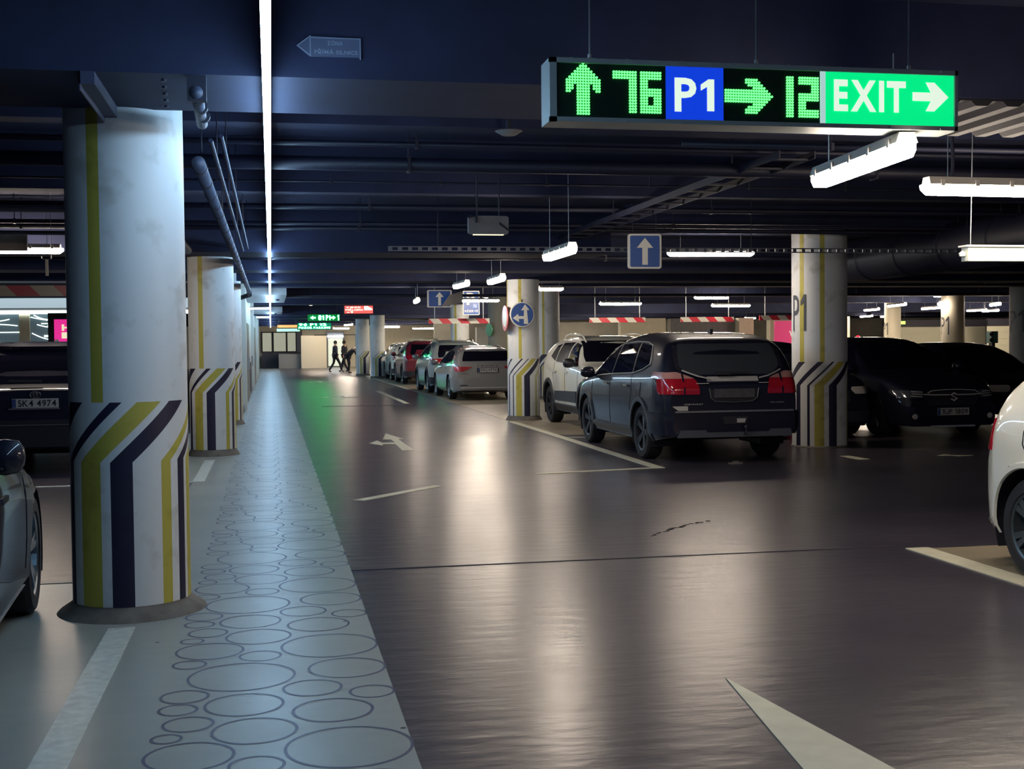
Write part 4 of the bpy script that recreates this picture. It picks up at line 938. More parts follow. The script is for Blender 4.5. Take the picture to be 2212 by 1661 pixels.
        for i in range(R_):
            for j in range(Q):
                du = A[i, min(j+1, Q-1)]-A[i, max(j-1, 0)]; dv = A[min(i+1, R_-1), j]-A[max(i-1, 0), j]
                n = np.cross(du, dv); l = np.linalg.norm(n); n = n/l if l > 1e-9 else np.array((0, 1 if end == 'front' else -1, 0.0))
                if n[1]*(1 if end == 'front' else -1)+abs(n[0])*0.0 < -0.05 or (abs(n[1]) <= 0.05 and n[0]*A[i, j, 0] < 0): n = -n
                nr[i, j] = n
        A = A+nr*off
        return A, nr, thick
    def patch(s, name, m, parent, side=None, **k):
        A, nr, th = s.wrap(**k); sides = (1,) if k.get('full') else ((1, -1) if side is None else (side,))
        for sd in sides:
            B = A.copy(); Nn = nr.copy(); B[:, :, 0] *= sd; Nn[:, :, 0] *= sd
            mb = MB(); mb.grid([[tuple(p) for p in row] for row in B], th, Nn.tolist()); o = mb.build(name, m, parent)
            for p in o.data.polygons: p.use_smooth = True
            try: o.data.set_sharp_from_angle(angle=math.radians(40))
            except Exception: pass
        return o
    def flank(s, name, m, parent, quad, off=0.006, thick=0.01, sides=(1, -1), nu=10, nv=6, bow=0.0):
        """quad: four (x, z) corners bottom-front, bottom-rear, top-rear, top-front"""
        a, b, c, d = [np.array(q) for q in quad]
        for sd in sides:
            rows = []
            for i in range(nv+1):
                v = i/nv; row = []
                for j in range(nu+1):
                    u = j/nu; p = (a*(1-u)+b*u)*(1-v)+(d*(1-u)+c*u)*v
                    x, z = p[0], p[1]+bow*math.sin(PI*u)*v
                    row.append((sd*(s.hw(x, min(z, s.zt(x)-0.012))+off), s.L/2-x, z))
                rows.append(row)
            nn = [[(sd*1.0, 0, 0.0)]*(nu+1)]*(nv+1)
            mb = MB(); mb.grid(rows, thick, nn); o = mb.build(name, m, parent)
        return o

def wheel_mesh(R, w_=0.2, rim=0.68, spokes=5, style='double'):
    r = R*rim; h = w_/2
    t = MB(); t.lathe([(r*0.98, -h*0.9), (r*1.03, -h), (R*0.93, -h*0.98), (R, -h*0.72), (R, h*0.72), (R*0.93, h*0.98), (r*1.03, h), (r*0.98, h*0.9), (r*0.94, h*0.2), (r*0.94, -h*0.2), (r*0.98, -h*0.9)], 40, 'x')
    g = MB(); g.lathe([(r*0.99, h*0.92), (r*0.93, h*0.85), (r*0.90, h*0.1), (0, h*0.05)], 40, 'x')
    g.lathe([(0, h*0.72), (r*0.12, h*0.72), (r*0.2, h*0.62), (r*0.2, h*0.1)], 20, 'x')
    for k in range(spokes):
        a = 2*PI*k/spokes
        offs = (-0.16, 0.16) if style == 'double' else (0.0,)
        wd = 0.055 if style == 'double' else 0.12
        for of in offs:
            p0 = a+of*0.6; p1 = a+of; n = 4; prev = None; vs = []
            for q in range(n+1):
                f = q/n; rr = r*(0.16+0.79*f); an = p0+(p1-p0)*f; ww = r*wd*(1.1+0.7*f) if style == 'double' else r*wd*(1+0.8*f)
                d = Vector((0, math.cos(an), math.sin(an))); tg = Vector((0, -math.sin(an), math.cos(an))); hx = h*(0.66+0.18*f)
                for sx_, sy_ in ((hx, -1), (hx, 1), (hx-0.03, 1), (hx-0.03, -1)):
                    p = d*rr+tg*ww*sy_; vs.append((sx_, p.y, p.z))
            fs = [(q*4+i, q*4+(i+1) % 4, (q+1)*4+(i+1) % 4, (q+1)*4+i) for q in range(n) for i in range(4)]+[(0, 1, 2, 3), (n*4, n*4+1, n*4+2, n*4+3)]
            g.add(vs, fs)
    return t, g
def add_wheels(car, root, rimm=None, spokes=5, style='double', width=0.2, rim=0.68):
    t, g = wheel_mesh(car.R, width, rim, spokes, style)
    to = t.build('wheel', M_tyre, root, smooth=False); ro = g.build('rim', rimm or M_rim, to)
    for me in (to.data,):
        for p in me.polygons: p.use_smooth = True
        try: me.set_sharp_from_angle(angle=math.radians(30))
        except Exception: pass
    first = True
    for wc in (car.wf, car.wr):
        for sd in (1, -1):
            if first: a, b = to, ro; first = False
            else: a = to.copy(); C.objects.link(a); b = ro.copy(); C.objects.link(b); b.parent = a; a.parent = root
            a.location = (sd*(car.W-0.02-width/2), car.L/2-wc, car.R); a.rotation_euler = (0.35*wc, 0, 0) if sd > 0 else (0.35*wc, 0, PI)
def plate(root, y, z, string, end='rear', dark=False, w_=0.52, x=0.0):
    sg = -1 if end == 'rear' else 1; m = mat('blank_plate', (0.05, 0.052, 0.06), 0.5, noise=0.3, nscale=14) if dark else M_plate
    o = MB().box(x-w_/2, x+w_/2, y, y+sg*0.012, z-0.055, z+0.055).build('license_plate', m, root)
    if not dark:
        MB().box(x-sg*(-w_/2), x-sg*(-w_/2+0.045), y+sg*0.012, y+sg*0.014, z-0.05, z+0.05).build('plate_band', mat('plate_band', (0.03, 0.05, 0.16), 0.4), o)
        mb = MB(); text_on(mb, string, (x-sg*0.022, y+sg*0.012, z), w_*0.82, 0.078, r=(-sg, 0, 0), n=(0, sg, 0), t=0.003, bold=0.012); mb.build('lettering', M_ink, o, fix=False)
    return o
def mirrors(car, root, x, z, m, sides=(1, -1), off=0.14):
    for sd in sides:
        w0 = car.hw(x, z)*sd; mb = MB()
        mb.lathe([(0, -0.10), (0.05, -0.095), (0.075, -0.05), (0.085, 0.02), (0.075, 0.075), (0.04, 0.10), (0, 0.105)], 14, 'x', (w0+sd*off, car.L/2-x, z+0.05))
        mb.box(w0-sd*0.02, w0+sd*0.08, car.L/2-x-0.02, car.L/2-x+0.03, z-0.01, z+0.03)
        o = mb.build('side_mirror', m, root)
        for p in o.data.polygons: p.use_smooth = True
def handles(car, root, xs, z, m, sides=(1, -1)):
    for sd in sides:
        for x in xs:
            y = sd*(car.hw(x, z)+0.012); mb = MB(); mb.box(min(y, y+sd*0.02), max(y, y+sd*0.02), car.L/2-x-0.09, car.L/2-x+0.09, z-0.013, z+0.013)
            mb.box(y-sd*0.02, y, car.L/2-x-0.08, car.L/2-x-0.06, z-0.01, z+0.01); mb.box(y-sd*0.02, y, car.L/2-x+0.06, car.L/2-x+0.08, z-0.01, z+0.01); mb.build('door_handle', m, root)
def seams(car, root, lines, sides=(1, -1)):
    """dark door gaps: list of [(x, z), ...] polylines on the flank"""
    for sd in sides:
        mb = MB()
        for ln in lines:
            pts = []
            for (xa, za), (xb, zb_) in zip(ln[:-1], ln[1:]):
                for k in range(8): f = k/8; pts.append((xa+(xb-xa)*f, za+(zb_-za)*f))
            pts.append(ln[-1])
            mb.tube([(sd*(car.hw(x, z)+0.0005), car.L/2-x, z) for x, z in pts], 0.004, 4)
        mb.build('door_gap', M_dark, root)
def arch_trim(car, root, m=None, wd=0.06, sides=(1, -1), sill=True, a0=-12, a1=192):
    m = m or M_plastic
    for sd in sides:
        for wc in (car.wf, car.wr):
            rows = []; n = 26
            for i in range(n+1):
                t = math.radians(a0+(a1-a0)*i/n); row = []
                for rr, of in ((car.Ra-0.012, 0.004), (car.Ra-0.006, 0.02), (car.Ra+wd-0.01, 0.02), (car.Ra+wd, 0.0)):
                    x = min(max(wc-rr*math.cos(t), 0.01), car.L-0.01); z = max(car.R+rr*math.sin(t), 0.16); row.append((sd*(car.hw(x, max(z, car.zb(x)))+of), car.L/2-x, z))
                rows.append(row)
            o = MB().grid(rows).build('wheel_arch_trim', m, root)
    if sill: car.flank('sill_trim', m, root, [(car.wf+car.Ra, car.zb0-0.02), (car.wr-car.Ra, car.zb0-0.02), (car.wr-car.Ra, car.zb0+0.12), (car.wf+car.Ra, car.zb0+0.12)], off=0.015, thick=0.03, sides=sides)
def rails(car, root, x0, x1, y, m, h=0.06):
    for sd in (1, -1):
        n = 10; pts = []
        for k in range(n+1):
            x = x0+(x1-x0)*k/n; z = car.zt(x)-0.03; lift = h*min(1, min(k, n-k)/1.2) if 0 < k < n else 0
            pts.append((sd*y, car.L/2-x, z+lift-0.01))
        MB().tube(pts, 0.016, 8).build('roof_rail', m, root)
def paint(name, c, rough=0.3, coat=1.0, metal=0.0): return mat(name, c, 0.5 if max(c) < 0.1 else rough, metal=metal, coat=0.6 if max(c) < 0.1 else coat, spec=0.15 if max(c) < 0.1 else 0.5)
P_black = paint('black_paint', (0.006, 0.007, 0.018)); P_dgrey = paint('dark_grey_paint', (0.006, 0.008, 0.016), 0.4)
P_white = paint('white_car_paint', (0.66, 0.66, 0.58), 0.3); P_silver = paint('silver_paint', (0.24, 0.24, 0.245), 0.3, metal=0.35)
P_red = paint('dark_red_paint', (0.16, 0.012, 0.03), 0.3); P_teal = paint('pale_grey_paint', (0.28, 0.32, 0.31), 0.3)


SUV_TOP = [(0,.72),(.10,.90),(.5,1.00),(1.15,1.10),(1.9,1.48),(2.35,1.59),(3.0,1.63),(3.75,1.61),(4.22,1.54),(4.40,1.36),(4.55,1.10),(4.62,1.0),(4.65,.97)]
# --- black SUV (rear view, main car)
car = Car(4.65, 1.84, 1.63, 0.93, 3.69, SUV_TOP, [(0,.62),(.5,.86),(1.2,.96),(3.6,1.04),(4.3,1.06),(4.65,.90)], R=0.345, zb=0.26, zf=.24, zr=.34, tumble=0.20, e=0.33)
root = thing('car', 'black SUV with red rear lights and chrome boot strip, seen from behind in mid picture', 'car', (5.57, 14.42+4.65/2, 0))
car.build_body(root, P_black); car.wells(root)
add_wheels(car, root, M_rimdark, 5, 'single', 0.215)
arch_trim(car, root, mat('flare', (0.02, 0.024, 0.034), 0.4))
zz = list(np.linspace(1.09, 1.47, 8))
car.patch('rear_window', M_glass2, root, zs_=zz, y0=0.0, y1=[.50,.60,.645,.65,.645,.635,.62,.60], end='rear', full=True)
car.patch('window_surround', M_plastic, root, zs_=list(np.linspace(1.06, 1.50, 8)), y0=0.0, y1=[.46,.64,.70,.70,.70,.69,.68,.66], end='rear', full=True, off=0.002)
car.patch('windscreen', M_glass, root, zs_=list(np.linspace(1.12, 1.52, 6)), y0=0.0, y1=[.72,.71,.69,.66,.63,.58], end='front', full=True)
for q in ([(1.35,1.03),(2.22,1.07),(2.30,1.45),(1.95,1.38)], [(2.30,1.075),(3.22,1.10),(3.18,1.49),(2.38,1.47)], [(3.30,1.105),(3.92,1.20),(3.75,1.45),(3.27,1.49)]):
    car.flank('side_window', M_glass, root, q, nu=8)
for sd in (1, -1):
    mb = MB(); mb.tube([(sd*(car.hw(x, z)+0.01), car.L/2-x, z) for x, z in ((1.3,1.01),(1.8,1.04),(2.3,1.065),(2.8,1.08),(3.3,1.095),(3.7,1.15),(3.96,1.22),(3.93,1.33),(3.78,1.46),(3.5,1.50),(3.0,1.51),(2.4,1.485),(1.95,1.40))], 0.007, 6)
    mb.build('window_trim', M_satin, root)
seams(car, root, [[(1.28,.40),(1.28,1.0)], [(2.26,.36),(2.26,1.06)], [(3.22,.60),(3.32,.85),(3.26,1.09)], [(1.28,.38),(3.1,.38)]])
handles(car, root, [2.12, 3.10], 0.93, M_chrome)
car.flank('fuel_flap', P_black, root, [(3.55,.80),(3.73,.80),(3.73,.98),(3.55,.98)], off=0.004, sides=(-1,))
car.patch('tail_light', M_red, root, zs_=list(np.linspace(.855, 1.04, 5)), y0=[.44,.44,.45,.46,.49], depth=[.20,.24,.26,.25,.22], end='rear', off=0.012, thick=0.03)
car.patch('tail_light_top', M_pink, root, zs_=list(np.linspace(1.042, 1.125, 4)), y0=[.49,.55,.62,.70], depth=[.40,.38,.36,.33], end='rear', off=0.012, thick=0.03)
car.patch('light_divider', P_black, root, zs_=list(np.linspace(.85, 1.11, 4)), y0=.625, y1=.645, end='rear', off=0.015, thick=0.03)
car.patch('boot_chrome', M_satin, root, zs_=[1.0, 1.03, 1.055], y0=0.0, y1=.33, end='rear', full=True, off=0.022, thick=0.03)
yr = -car.L/2
mb = MB()
for sd in (1, -1):
    mb.tube([(sd*.33, yr+0.0, 1.05), (sd*.45, yr+0.01, 1.075), (sd*.56, yr+0.05, 1.115), (sd*.64, yr+0.085, 1.15)], 0.010, 6)
mb.box(-0.48, -0.33, yr-0.03, yr+0.02, 0.985, 0.993); mb.box(0.33, 0.44, yr-0.03, yr+0.02, 0.985, 0.993); mb.build('boot_trim', M_satin, root)
car.patch('plate_recess', M_dark, root, zs_=[.77, .80, .90, .99], y0=0.0, y1=[.24,.30,.32,.325], end='rear', full=True, off=0.004)
MB().tube([(-.32, yr-.012, .93), (-.30, yr-.012, .81), (-.24, yr-.012, .765), (0, yr-.014, .755), (.24, yr-.012, .765), (.30, yr-.012, .81), (.32, yr-.012, .93)], 0.006, 6).build('plate_trim', mat('dull_chrome', (0.2, 0.21, 0.24), 0.4, metal=0.7), root)
plate(root, yr-0.014, 0.865, '', 'rear', dark=True)
mb = MB(); mb.prism([(-.095,-.014),(-.085,.014),(-.035,.014),(-.035,.03),(.045,.03),(.045,.014),(.095,.014),(.085,-.014),(.035,-.014),(.035,-.03),(-.045,-.03),(-.045,-.014)], F, yr-0.048, yr-0.024); mb.build('emblem', mat('emblem_metal', (0.28, 0.26, 0.24), 0.35, metal=0.8), root)
MB().box(-0.23, 0.20, yr+0.02, yr+0.06, 1.115, 1.13).box(-0.23, -0.05, yr+0.0, yr+0.05, 1.09, 1.115).build('rear_wiper', M_dark, root)
car.patch('rear_bumper', P_black, root, zs_=[.36,.44,.52,.60,.635], y0=0.0, depth=[.45,.50,.50,.50,.48], end='rear', full=True, off=0.035, thick=0.05)
car.patch('bumper_strip', mat('dull_chrome', (0.2, 0.21, 0.24), 0.4, metal=0.7), root, zs_=[.635,.655], y0=0.0, y1=.76, end='rear', full=True, off=0.05, thick=0.05)
car.patch('bumper_reflector', M_clear, root, side=-1, zs_=[.66,.69,.715], y0=[.60,.60,.60], y1=[.72,.77,.80], end='rear', off=0.03, thick=0.03)
MB().prism([(-.14,.49),(.14,.49),(.17,.58),(-.17,.58)], F, yr-.05, yr-.03).build('fog_light_housing', M_dark, root)
MB().prism([(.02,.505),(.12,.505),(.135,.555),(.02,.555)], F, yr-.056, yr-.05).build('reversing_light', M_clear, root)
M_skid = mat('skid_grey', (0.05, 0.055, 0.075), 0.45)
MB().prism([(-.74,.33),(.74,.33),(.72,.42),(.46,.42),(.44,.39),(-.36,.39),(-.38,.42),(-.70,.42)], F, yr-.055, yr-.02).build('skid_plate', M_skid, root)
MB().cyl((.12, yr-.02, .36), (.12, yr-.10, .38), 0.014, 8).cyl((.12, yr-.10, .38), (.12, yr-.10, .44), 0.012, 8).lathe([(0,.42),(.022,.43),(.027,.45),(.022,.472),(0,.48)], 14, 'z', (.12, yr-.10, 0)).build('tow_hook', M_dark, root)
mb = MB(); text_on(mb, 'CHEVROLET', (-.52, yr-.006, .735), .24, .018, bold=0.02); text_on(mb, 'ORLANDO', (.56, yr-.006, .745), .18, .014, bold=0.02); mb.build('badge_lettering', mat('badge', (0.5, 0.5, 0.48), 0.3, metal=0.6), root, fix=False)
mirrors(car, root, 1.45, 1.02, P_black)
MB().box(-0.02, 0.02, -1.55, -1.45, 1.60, 1.66).build('antenna_fin', M_dark, root)

# --- white SUV facing the camera
DT = [(0,.80),(.06,.98),(.35,1.07),(1.15,1.16),(1.85,1.52),(2.2,1.60),(2.9,1.63),(3.6,1.60),(3.95,1.50),(4.15,1.22),(4.30,1.02),(4.34,.98)]
car = Car(4.34, 1.80, 1.63, 0.84, 3.51, DT, [(0,.70),(.4,.98),(1.2,1.04),(3.4,1.12),(4.0,1.12),(4.34,.92)], R=0.35, zb=0.28, zf=.28, zr=.36, tumble=0.20, Ra=0.43, taper_f=(.6, .16))
root = thing('car', 'white SUV facing the camera with black wheel arches, behind the black SUV', 'car', (6.06, 19.47+4.34/2, 0), PI)
car.build_body(root, P_white); car.wells(root); add_wheels(car, root, M_rimdark, 6, 'single', 0.22, 0.66)
arch_trim(car, root, M_plastic, 0.07)
car.patch('windscreen', M_glass, root, zs_=list(np.linspace(1.17, 1.53, 7)), y0=0.0, y1=[.74,.73,.715,.69,.665,.64,.61], end='front', full=True)
car.patch('rear_window', M_glass, root, zs_=list(np.linspace(1.16, 1.5, 6)), y0=0.0, y1=.6, end='rear', full=True)
for q in ([(1.32,1.10),(2.12,1.13),(2.12,1.50),(1.85,1.46)], [(2.22,1.13),(3.0,1.16),(2.92,1.50),(2.22,1.51)], [(3.08,1.17),(3.5,1.25),(3.3,1.45),(3.02,1.49)]):
    car.flank('side_window', M_glass, root, q, nu=8)
car.patch('headlight', M_clear, root, zs_=[.83,.88,.93,.965], y0=[.52,.50,.50,.52], depth=[.10,.22,.26,.20], end='front', off=0.012, thick=0.03)
car.patch('headlight_bezel', M_plastic, root, zs_=[.80,.88,.95,.985], y0=[.48,.46,.46,.50], depth=[.14,.26,.30,.22], end='front', off=0.005, thick=0.02)
car.patch('grille', M_plastic, root, zs_=[.78,.84,.90,.95], y0=0.0, y1=.45, end='front', full=True, off=0.012, thick=0.03)
car.patch('front_bumper', M_plastic, root, zs_=[.30,.38,.46,.54], y0=0.0, depth=[.30,.25,.12,.03], end='front', full=True, off=0.03, thick=0.05)
MB().tube([(-.4, car.L/2+.03, .87), (.4, car.L/2+.03, .87)], 0.012, 6).build('grille_bar', M_satin, root)
car.flank('door_panel_trim', M_plastic, root, [(1.35,.46),(3.0,.46),(2.95,.62),(1.32,.66)], off=0.018, thick=0.02)
seams(car, root, [[(1.25,.45),(1.25,1.08)], [(2.17,.42),(2.17,1.12)], [(3.02,.62),(3.12,.9),(3.04,1.15)]])
handles(car, root, [2.05, 2.92], 0.98, P_white)
mirrors(car, root, 1.42, 1.10, M_plastic)
rails(car, root, 1.9, 3.6, 0.56, P_white, 0.07)
MB().cyl((-.62, .2, 1.6), (-.62, .22, 1.66), 0.01, 6).build('antenna', M_dark, root)

# --- silver estate (rear)
ST = [(0,.62),(.12,.74),(.6,.86),(1.2,.95),(1.95,1.32),(2.4,1.42),(3.0,1.46),(3.9,1.42),(4.3,1.36),(4.5,1.15),(4.62,1.0),(4.69,.95)]
car = Car(4.69, 1.83, 1.46, 0.9, 3.59, ST, [(0,.55),(.5,.74),(1.2,.86),(3.6,.94),(4.3,.96),(4.69,.84)], R=0.32, zb=0.2, zr=.27, tumble=0.24)
root = thing('car', 'silver estate car seen from behind, left of the round blue sign column', 'car', (5.62, 32.3+4.69/2, 0))
car.build_body(root, P_silver); car.wells(root); add_wheels(car, root, M_rim, 5, 'single')
car.patch('rear_window', M_glass, root, zs_=list(np.linspace(1.04, 1.30, 6)), y0=0.0, y1=[.66,.655,.64,.62,.60,.58], end='rear', full=True)
car.patch('windscreen', M_glass, root, zs_=list(np.linspace(.98, 1.36, 6)), y0=0.0, y1=.6, end='front', full=True)
for q in ([(1.45,.92),(2.25,.95),(2.3,1.31),(2.0,1.27)], [(2.35,.955),(3.2,.98),(3.1,1.32),(2.38,1.33)], [(3.28,.985),(3.95,1.06),(3.7,1.27),(3.2,1.32)]): car.flank('side_window', M_glass, root, q, nu=6)
car.patch('tail_light', M_red, root, zs_=[.77,.81,.86,.90], y0=[.66,.56,.46,.42], depth=[.08,.16,.24,.28], end='rear', off=0.012, thick=0.03)
yr = -car.L/2
plate(root, yr-.012, .80, '9AJ 6776')
MB().box(-.29, .29, yr-.012, yr-.004, .735, .865).build('plate_frame', M_dark, root)
mb = MB(); text_on(mb, 'ŠKODA', (0, yr-.006, .925), .56, .035, bold=0.01, spacing=1.8); text_on(mb, 'SUPERB', (-.62, yr-.006, .71), .2, .02); mb.build('badge_lettering', M_dark, root, fix=False)
car.patch('rear_bumper', P_silver, root, zs_=[.30,.42,.54,.60], y0=0.0, depth=.45, end='rear', full=True, off=0.03, thick=0.04)
car.patch('bumper_lip', M_satin, root, zs_=[.33,.35], y0=0.0, y1=.72, end='rear', full=True, off=0.04, thick=0.03)
car.patch('bumper_reflector', M_dark, root, zs_=[.395,.42], y0=.55, y1=.75, end='rear', off=0.04, thick=0.03)
mirrors(car, root, 1.5, .93, P_silver); handles(car, root, [2.15, 3.1], .84, P_silver)
rails(car, root, 2.2, 3.9, .52, M_dark, .03)

# --- generic car builder for the farther ones
def simple_car(kind, pm, x, y_near, rot, label, rear_faces=True, H=None, plate_s=None, rail=False, yaw=0.0, shape=None, W=1.82, rimm=None):
    L = 4.45
    if kind == 'suv': T = [(0,.72),(.10,.92),(.5,1.02),(1.15,1.12),(1.85,1.50),(2.3,1.60),(2.9,1.63),(3.6,1.60),(4.0,1.52),(4.2,1.32),(4.36,1.05),(4.45,.98)]; B = [(0,.62),(.5,.90),(1.2,1.0),(3.5,1.06),(4.1,1.07),(4.45,.88)]; h0 = 1.63; R = .34
    else: T = [(0,.60),(.10,.72),(.6,.84),(1.2,.94),(1.9,1.30),(2.3,1.41),(2.9,1.45),(3.6,1.40),(4.0,1.30),(4.25,1.08),(4.4,.96),(4.45,.92)]; B = [(0,.52),(.5,.74),(1.2,.86),(3.5,.95),(4.1,.95),(4.45,.82)]; h0 = 1.45; R = .315
    H = H or h0; k = H/h0; T = [(a, b*k) for a, b in T]; B = [(a, b*k) for a, b in B]
    c = Car(L, W, H, .85, 3.50, T, B, R=R, zb=.22, zr=.28)
    cy = y_near+L/2
    r = thing('car', label, 'car', (x, cy, 0), (0 if rear_faces else PI)+yaw)
    c.build_body(r, pm); c.wells(r); add_wheels(c, r, rimm or M_rim, 5, 'single')
    zw0, zw1 = B[3][1]+.05, H*0.925
    c.patch('rear_window', M_glass, r, zs_=list(np.linspace(B[4][1]+.02, H*0.90, 6)), y0=0.0, y1=[.64,.65,.64,.62,.60,.57], end='rear', full=True)
    c.patch('windscreen', M_glass, r, zs_=list(np.linspace(B[2][1]+.10, H*0.93, 6)), y0=0.0, y1=[.70,.70,.68,.65,.62,.58], end='front', full=True)
    b = B[2][1]+.05
    for q in ([(1.42,b),(2.1,b+.03),(2.15,H*.905),(1.95,H*.88)], [(2.2,b+.03),(3.0,b+.05),(2.95,H*.905),(2.2,H*.91)], [(3.08,b+.06),(3.6,b+.13),(3.4,H*.87),(3.05,H*.90)]): c.flank('side_window', M_glass, r, q, nu=6)
    zl = B[4][1]
    c.patch('tail_light', M_red, r, zs_=list(np.linspace(zl-.17, zl-.02, 4)), y0=[.56,.52,.52,.55], depth=[.14,.2,.22,.18], end='rear', off=0.012, thick=0.03)
    zh = B[1][1]
    c.patch('headlight', M_clear, r, zs_=list(np.linspace(zh-.15, zh-.04, 4)), y0=[.52,.48,.46,.48], depth=[.18,.28,.36,.38], end='front', off=0.012, thick=0.03)
    c.patch('grille', M_plastic, r, zs_=list(np.linspace(zh-.28, zh-.10, 4)), y0=0.0, y1=.42, end='front', full=True, off=0.01, thick=0.03)
    c.patch('rear_bumper', M_plastic if kind == 'suv' else pm, r, zs_=[.30,.40,.50], y0=0.0, depth=.4, end='rear', full=True, off=0.03, thick=0.04)
    c.patch('front_bumper', M_plastic if kind == 'suv' else pm, r, zs_=[.26,.34,.42], y0=0.0, depth=.35, end='front', full=True, off=0.03, thick=0.04)
    if plate_s: plate(r, -L/2-.012 if rear_faces else L/2+.012, zl-.16 if rear_faces else .46, plate_s, 'rear' if rear_faces else 'front')
    mirrors(c, r, 1.45, b, pm)
    if kind == 'suv': arch_trim(c, r)
    if rail: rails(c, r, 1.9, 3.7, .54, M_chrome, .05)
    return c, r
simple_car('suv', P_teal, 5.62, 37.2, 0, 'pale grey SUV just beyond the silver estate car', True, rail=True)
c_, r_ = simple_car('suv', P_red, 5.80, 46.4, 0, 'dark red SUV seen from behind farther down the row', True, H=1.66)
MB().box(-.52, .52, -1.2, 0.4, 1.70, 1.73).box(-.5, -.46, -1.1, -1.05, 1.62, 1.70).box(.46, .5, -1.1, -1.05, 1.62, 1.70).build('roof_rack', M_chrome, r_)
simple_car('suv', P_white, 5.85, 51.6, 0, 'white car half hidden behind the dark red SUV', True, H=1.55)
simple_car('hatch', P_white, 6.25, 57.2, 0, 'farthest white car beside the right distant column', True, H=1.58)
# dark neighbour right of the black SUV
c_, r_ = simple_car('suv', P_black, 8.2, 17.5, 0, 'black car behind the wide P1 column, right of the black SUV', False, H=1.5, rimm=M_rimdark)
MB().tube([(c_.hw(x, z)+.01, c_.L/2-x, z) for x, z in ((1.35,.95),(1.9,1.0),(2.6,1.02),(3.3,1.06),(3.7,1.15),(3.4,1.32),(2.6,1.38),(2.1,1.35),(1.5,1.05))], .008, 6).build('window_trim', M_satin, r_)
# black car on the right with chrome grille
BT = [(0,.58),(.08,.74),(.5,.90),(1.15,1.0),(1.85,1.40),(2.3,1.52),(2.9,1.55),(3.5,1.51),(3.95,1.40),(4.15,1.15),(4.25,1.0),(4.30,.95)]
car = Car(4.30, 1.76, 1.55, .85, 3.45, BT, [(0,.50),(.5,.80),(1.2,.92),(3.4,1.0),(4.3,.84)], R=.32, zb=.2, zf=.18, taper_f=(.7, .20))
root = thing('car', 'black car facing the camera with winged chrome grille, plate 1UP 1809', 'car', (10.17, 17.25+2.15, 0), PI)
car.build_body(root, P_black); car.wells(root); add_wheels(car, root, M_rimdark, 5, 'single')
car.patch('windscreen', M_glass, root, zs_=list(np.linspace(1.02, 1.46, 7)), y0=0.0, y1=[.72,.71,.70,.68,.66,.63,.59], end='front', full=True)
for q in ([(1.4,.99),(2.1,1.01),(2.15,1.42),(1.9,1.36)], [(2.2,1.01),(3.0,1.04),(2.9,1.42),(2.2,1.43)], [(3.08,1.05),(3.5,1.12),(3.35,1.36),(3.0,1.41)]): car.flank('side_window', M_glass, root, q, nu=6)
yf = car.L/2
car.patch('headlight', mat('dark_lens', (0.06, 0.065, 0.08), 0.12, coat=1.0), root, zs_=[.61,.65,.69,.72], y0=[.50,.46,.46,.50], depth=[.14,.24,.32,.30], end='front', off=0.012, thick=0.03)
for sd in (1, -1):
    mb = MB()
    for z, d in ((.63, .5), (.665, .48), (.70, .5)): mb.tube([(sd*d, yf+.018, z), (sd*(d+.09), yf+.014, z+.006), (sd*(d+.17), yf-.02, z+.012)], .007, 6)
    mb.build('headlight_trim', M_satin, root)
car.patch('grille', M_plastic, root, zs_=[.50,.57,.63,.70], y0=0.0, y1=[.38,.42,.45,.40], end='front', full=True, off=0.01, thick=0.03)
mb = MB(); mb.tube([(-.47, yf+.03, .665), (-.3, yf+.035, .655), (-.07, yf+.045, .655)], .011, 8); mb.tube([(.47, yf+.03, .665), (.3, yf+.035, .655), (.07, yf+.045, .655)], .011, 8)
mb.tube([(-.42, yf+.03, .685), (-.36, yf+.03, .72), (-.1, yf+.03, .735), (.1, yf+.03, .735), (.36, yf+.03, .72), (.42, yf+.03, .685)], .007, 6); mb.build('grille_chrome', M_satin, root)
FR = lambda a, b, y: (-a, y, b)
MB().prism([(-.065,.655),(0,.695),(.065,.655),(.035,.65),(0,.67),(-.03,.65),(.065,.60),(0,.555),(-.065,.595),(-.03,.60),(0,.58),(.03,.60)], FR, yf+.045, yf+.06).build('emblem', M_satin, root)
plate(root, yf+.03, .40, '1UP 1809', 'front')
MB().box(-.36, .36, yf+.02, yf+.045, .168, .192).build('lower_chrome', mat('chrome_bar', (0.7, 0.7, 0.66), 0.3, metal=0.6), root)
car.patch('front_bumper', P_black, root, zs_=[.2,.30,.40,.48], y0=0.0, depth=.35, end='front', full=True, off=0.02, thick=0.04)
for sd in (1, -1): MB().lathe([(0,.03),(.04,.028),(.05,.0)], 16, 'y', (sd*.62, yf, .33)).build('fog_light', M_clear, root)
mirrors(car, root, 1.45, 1.0, P_black)
# other dark car
c_, r_ = simple_car('hatch', P_black, 12.9, 19.2, 0, 'low black car right of the black car with chrome grille', False, H=1.44, rimm=M_rimdark)
MB().tube([(-c_.hw(x, z)-.01, c_.L/2-x, z) for x, z in ((1.3,.93),(1.6,1.10),(1.9,1.27),(2.2,1.36),(2.7,1.38))], .008, 6).build('window_trim', M_satin, r_)
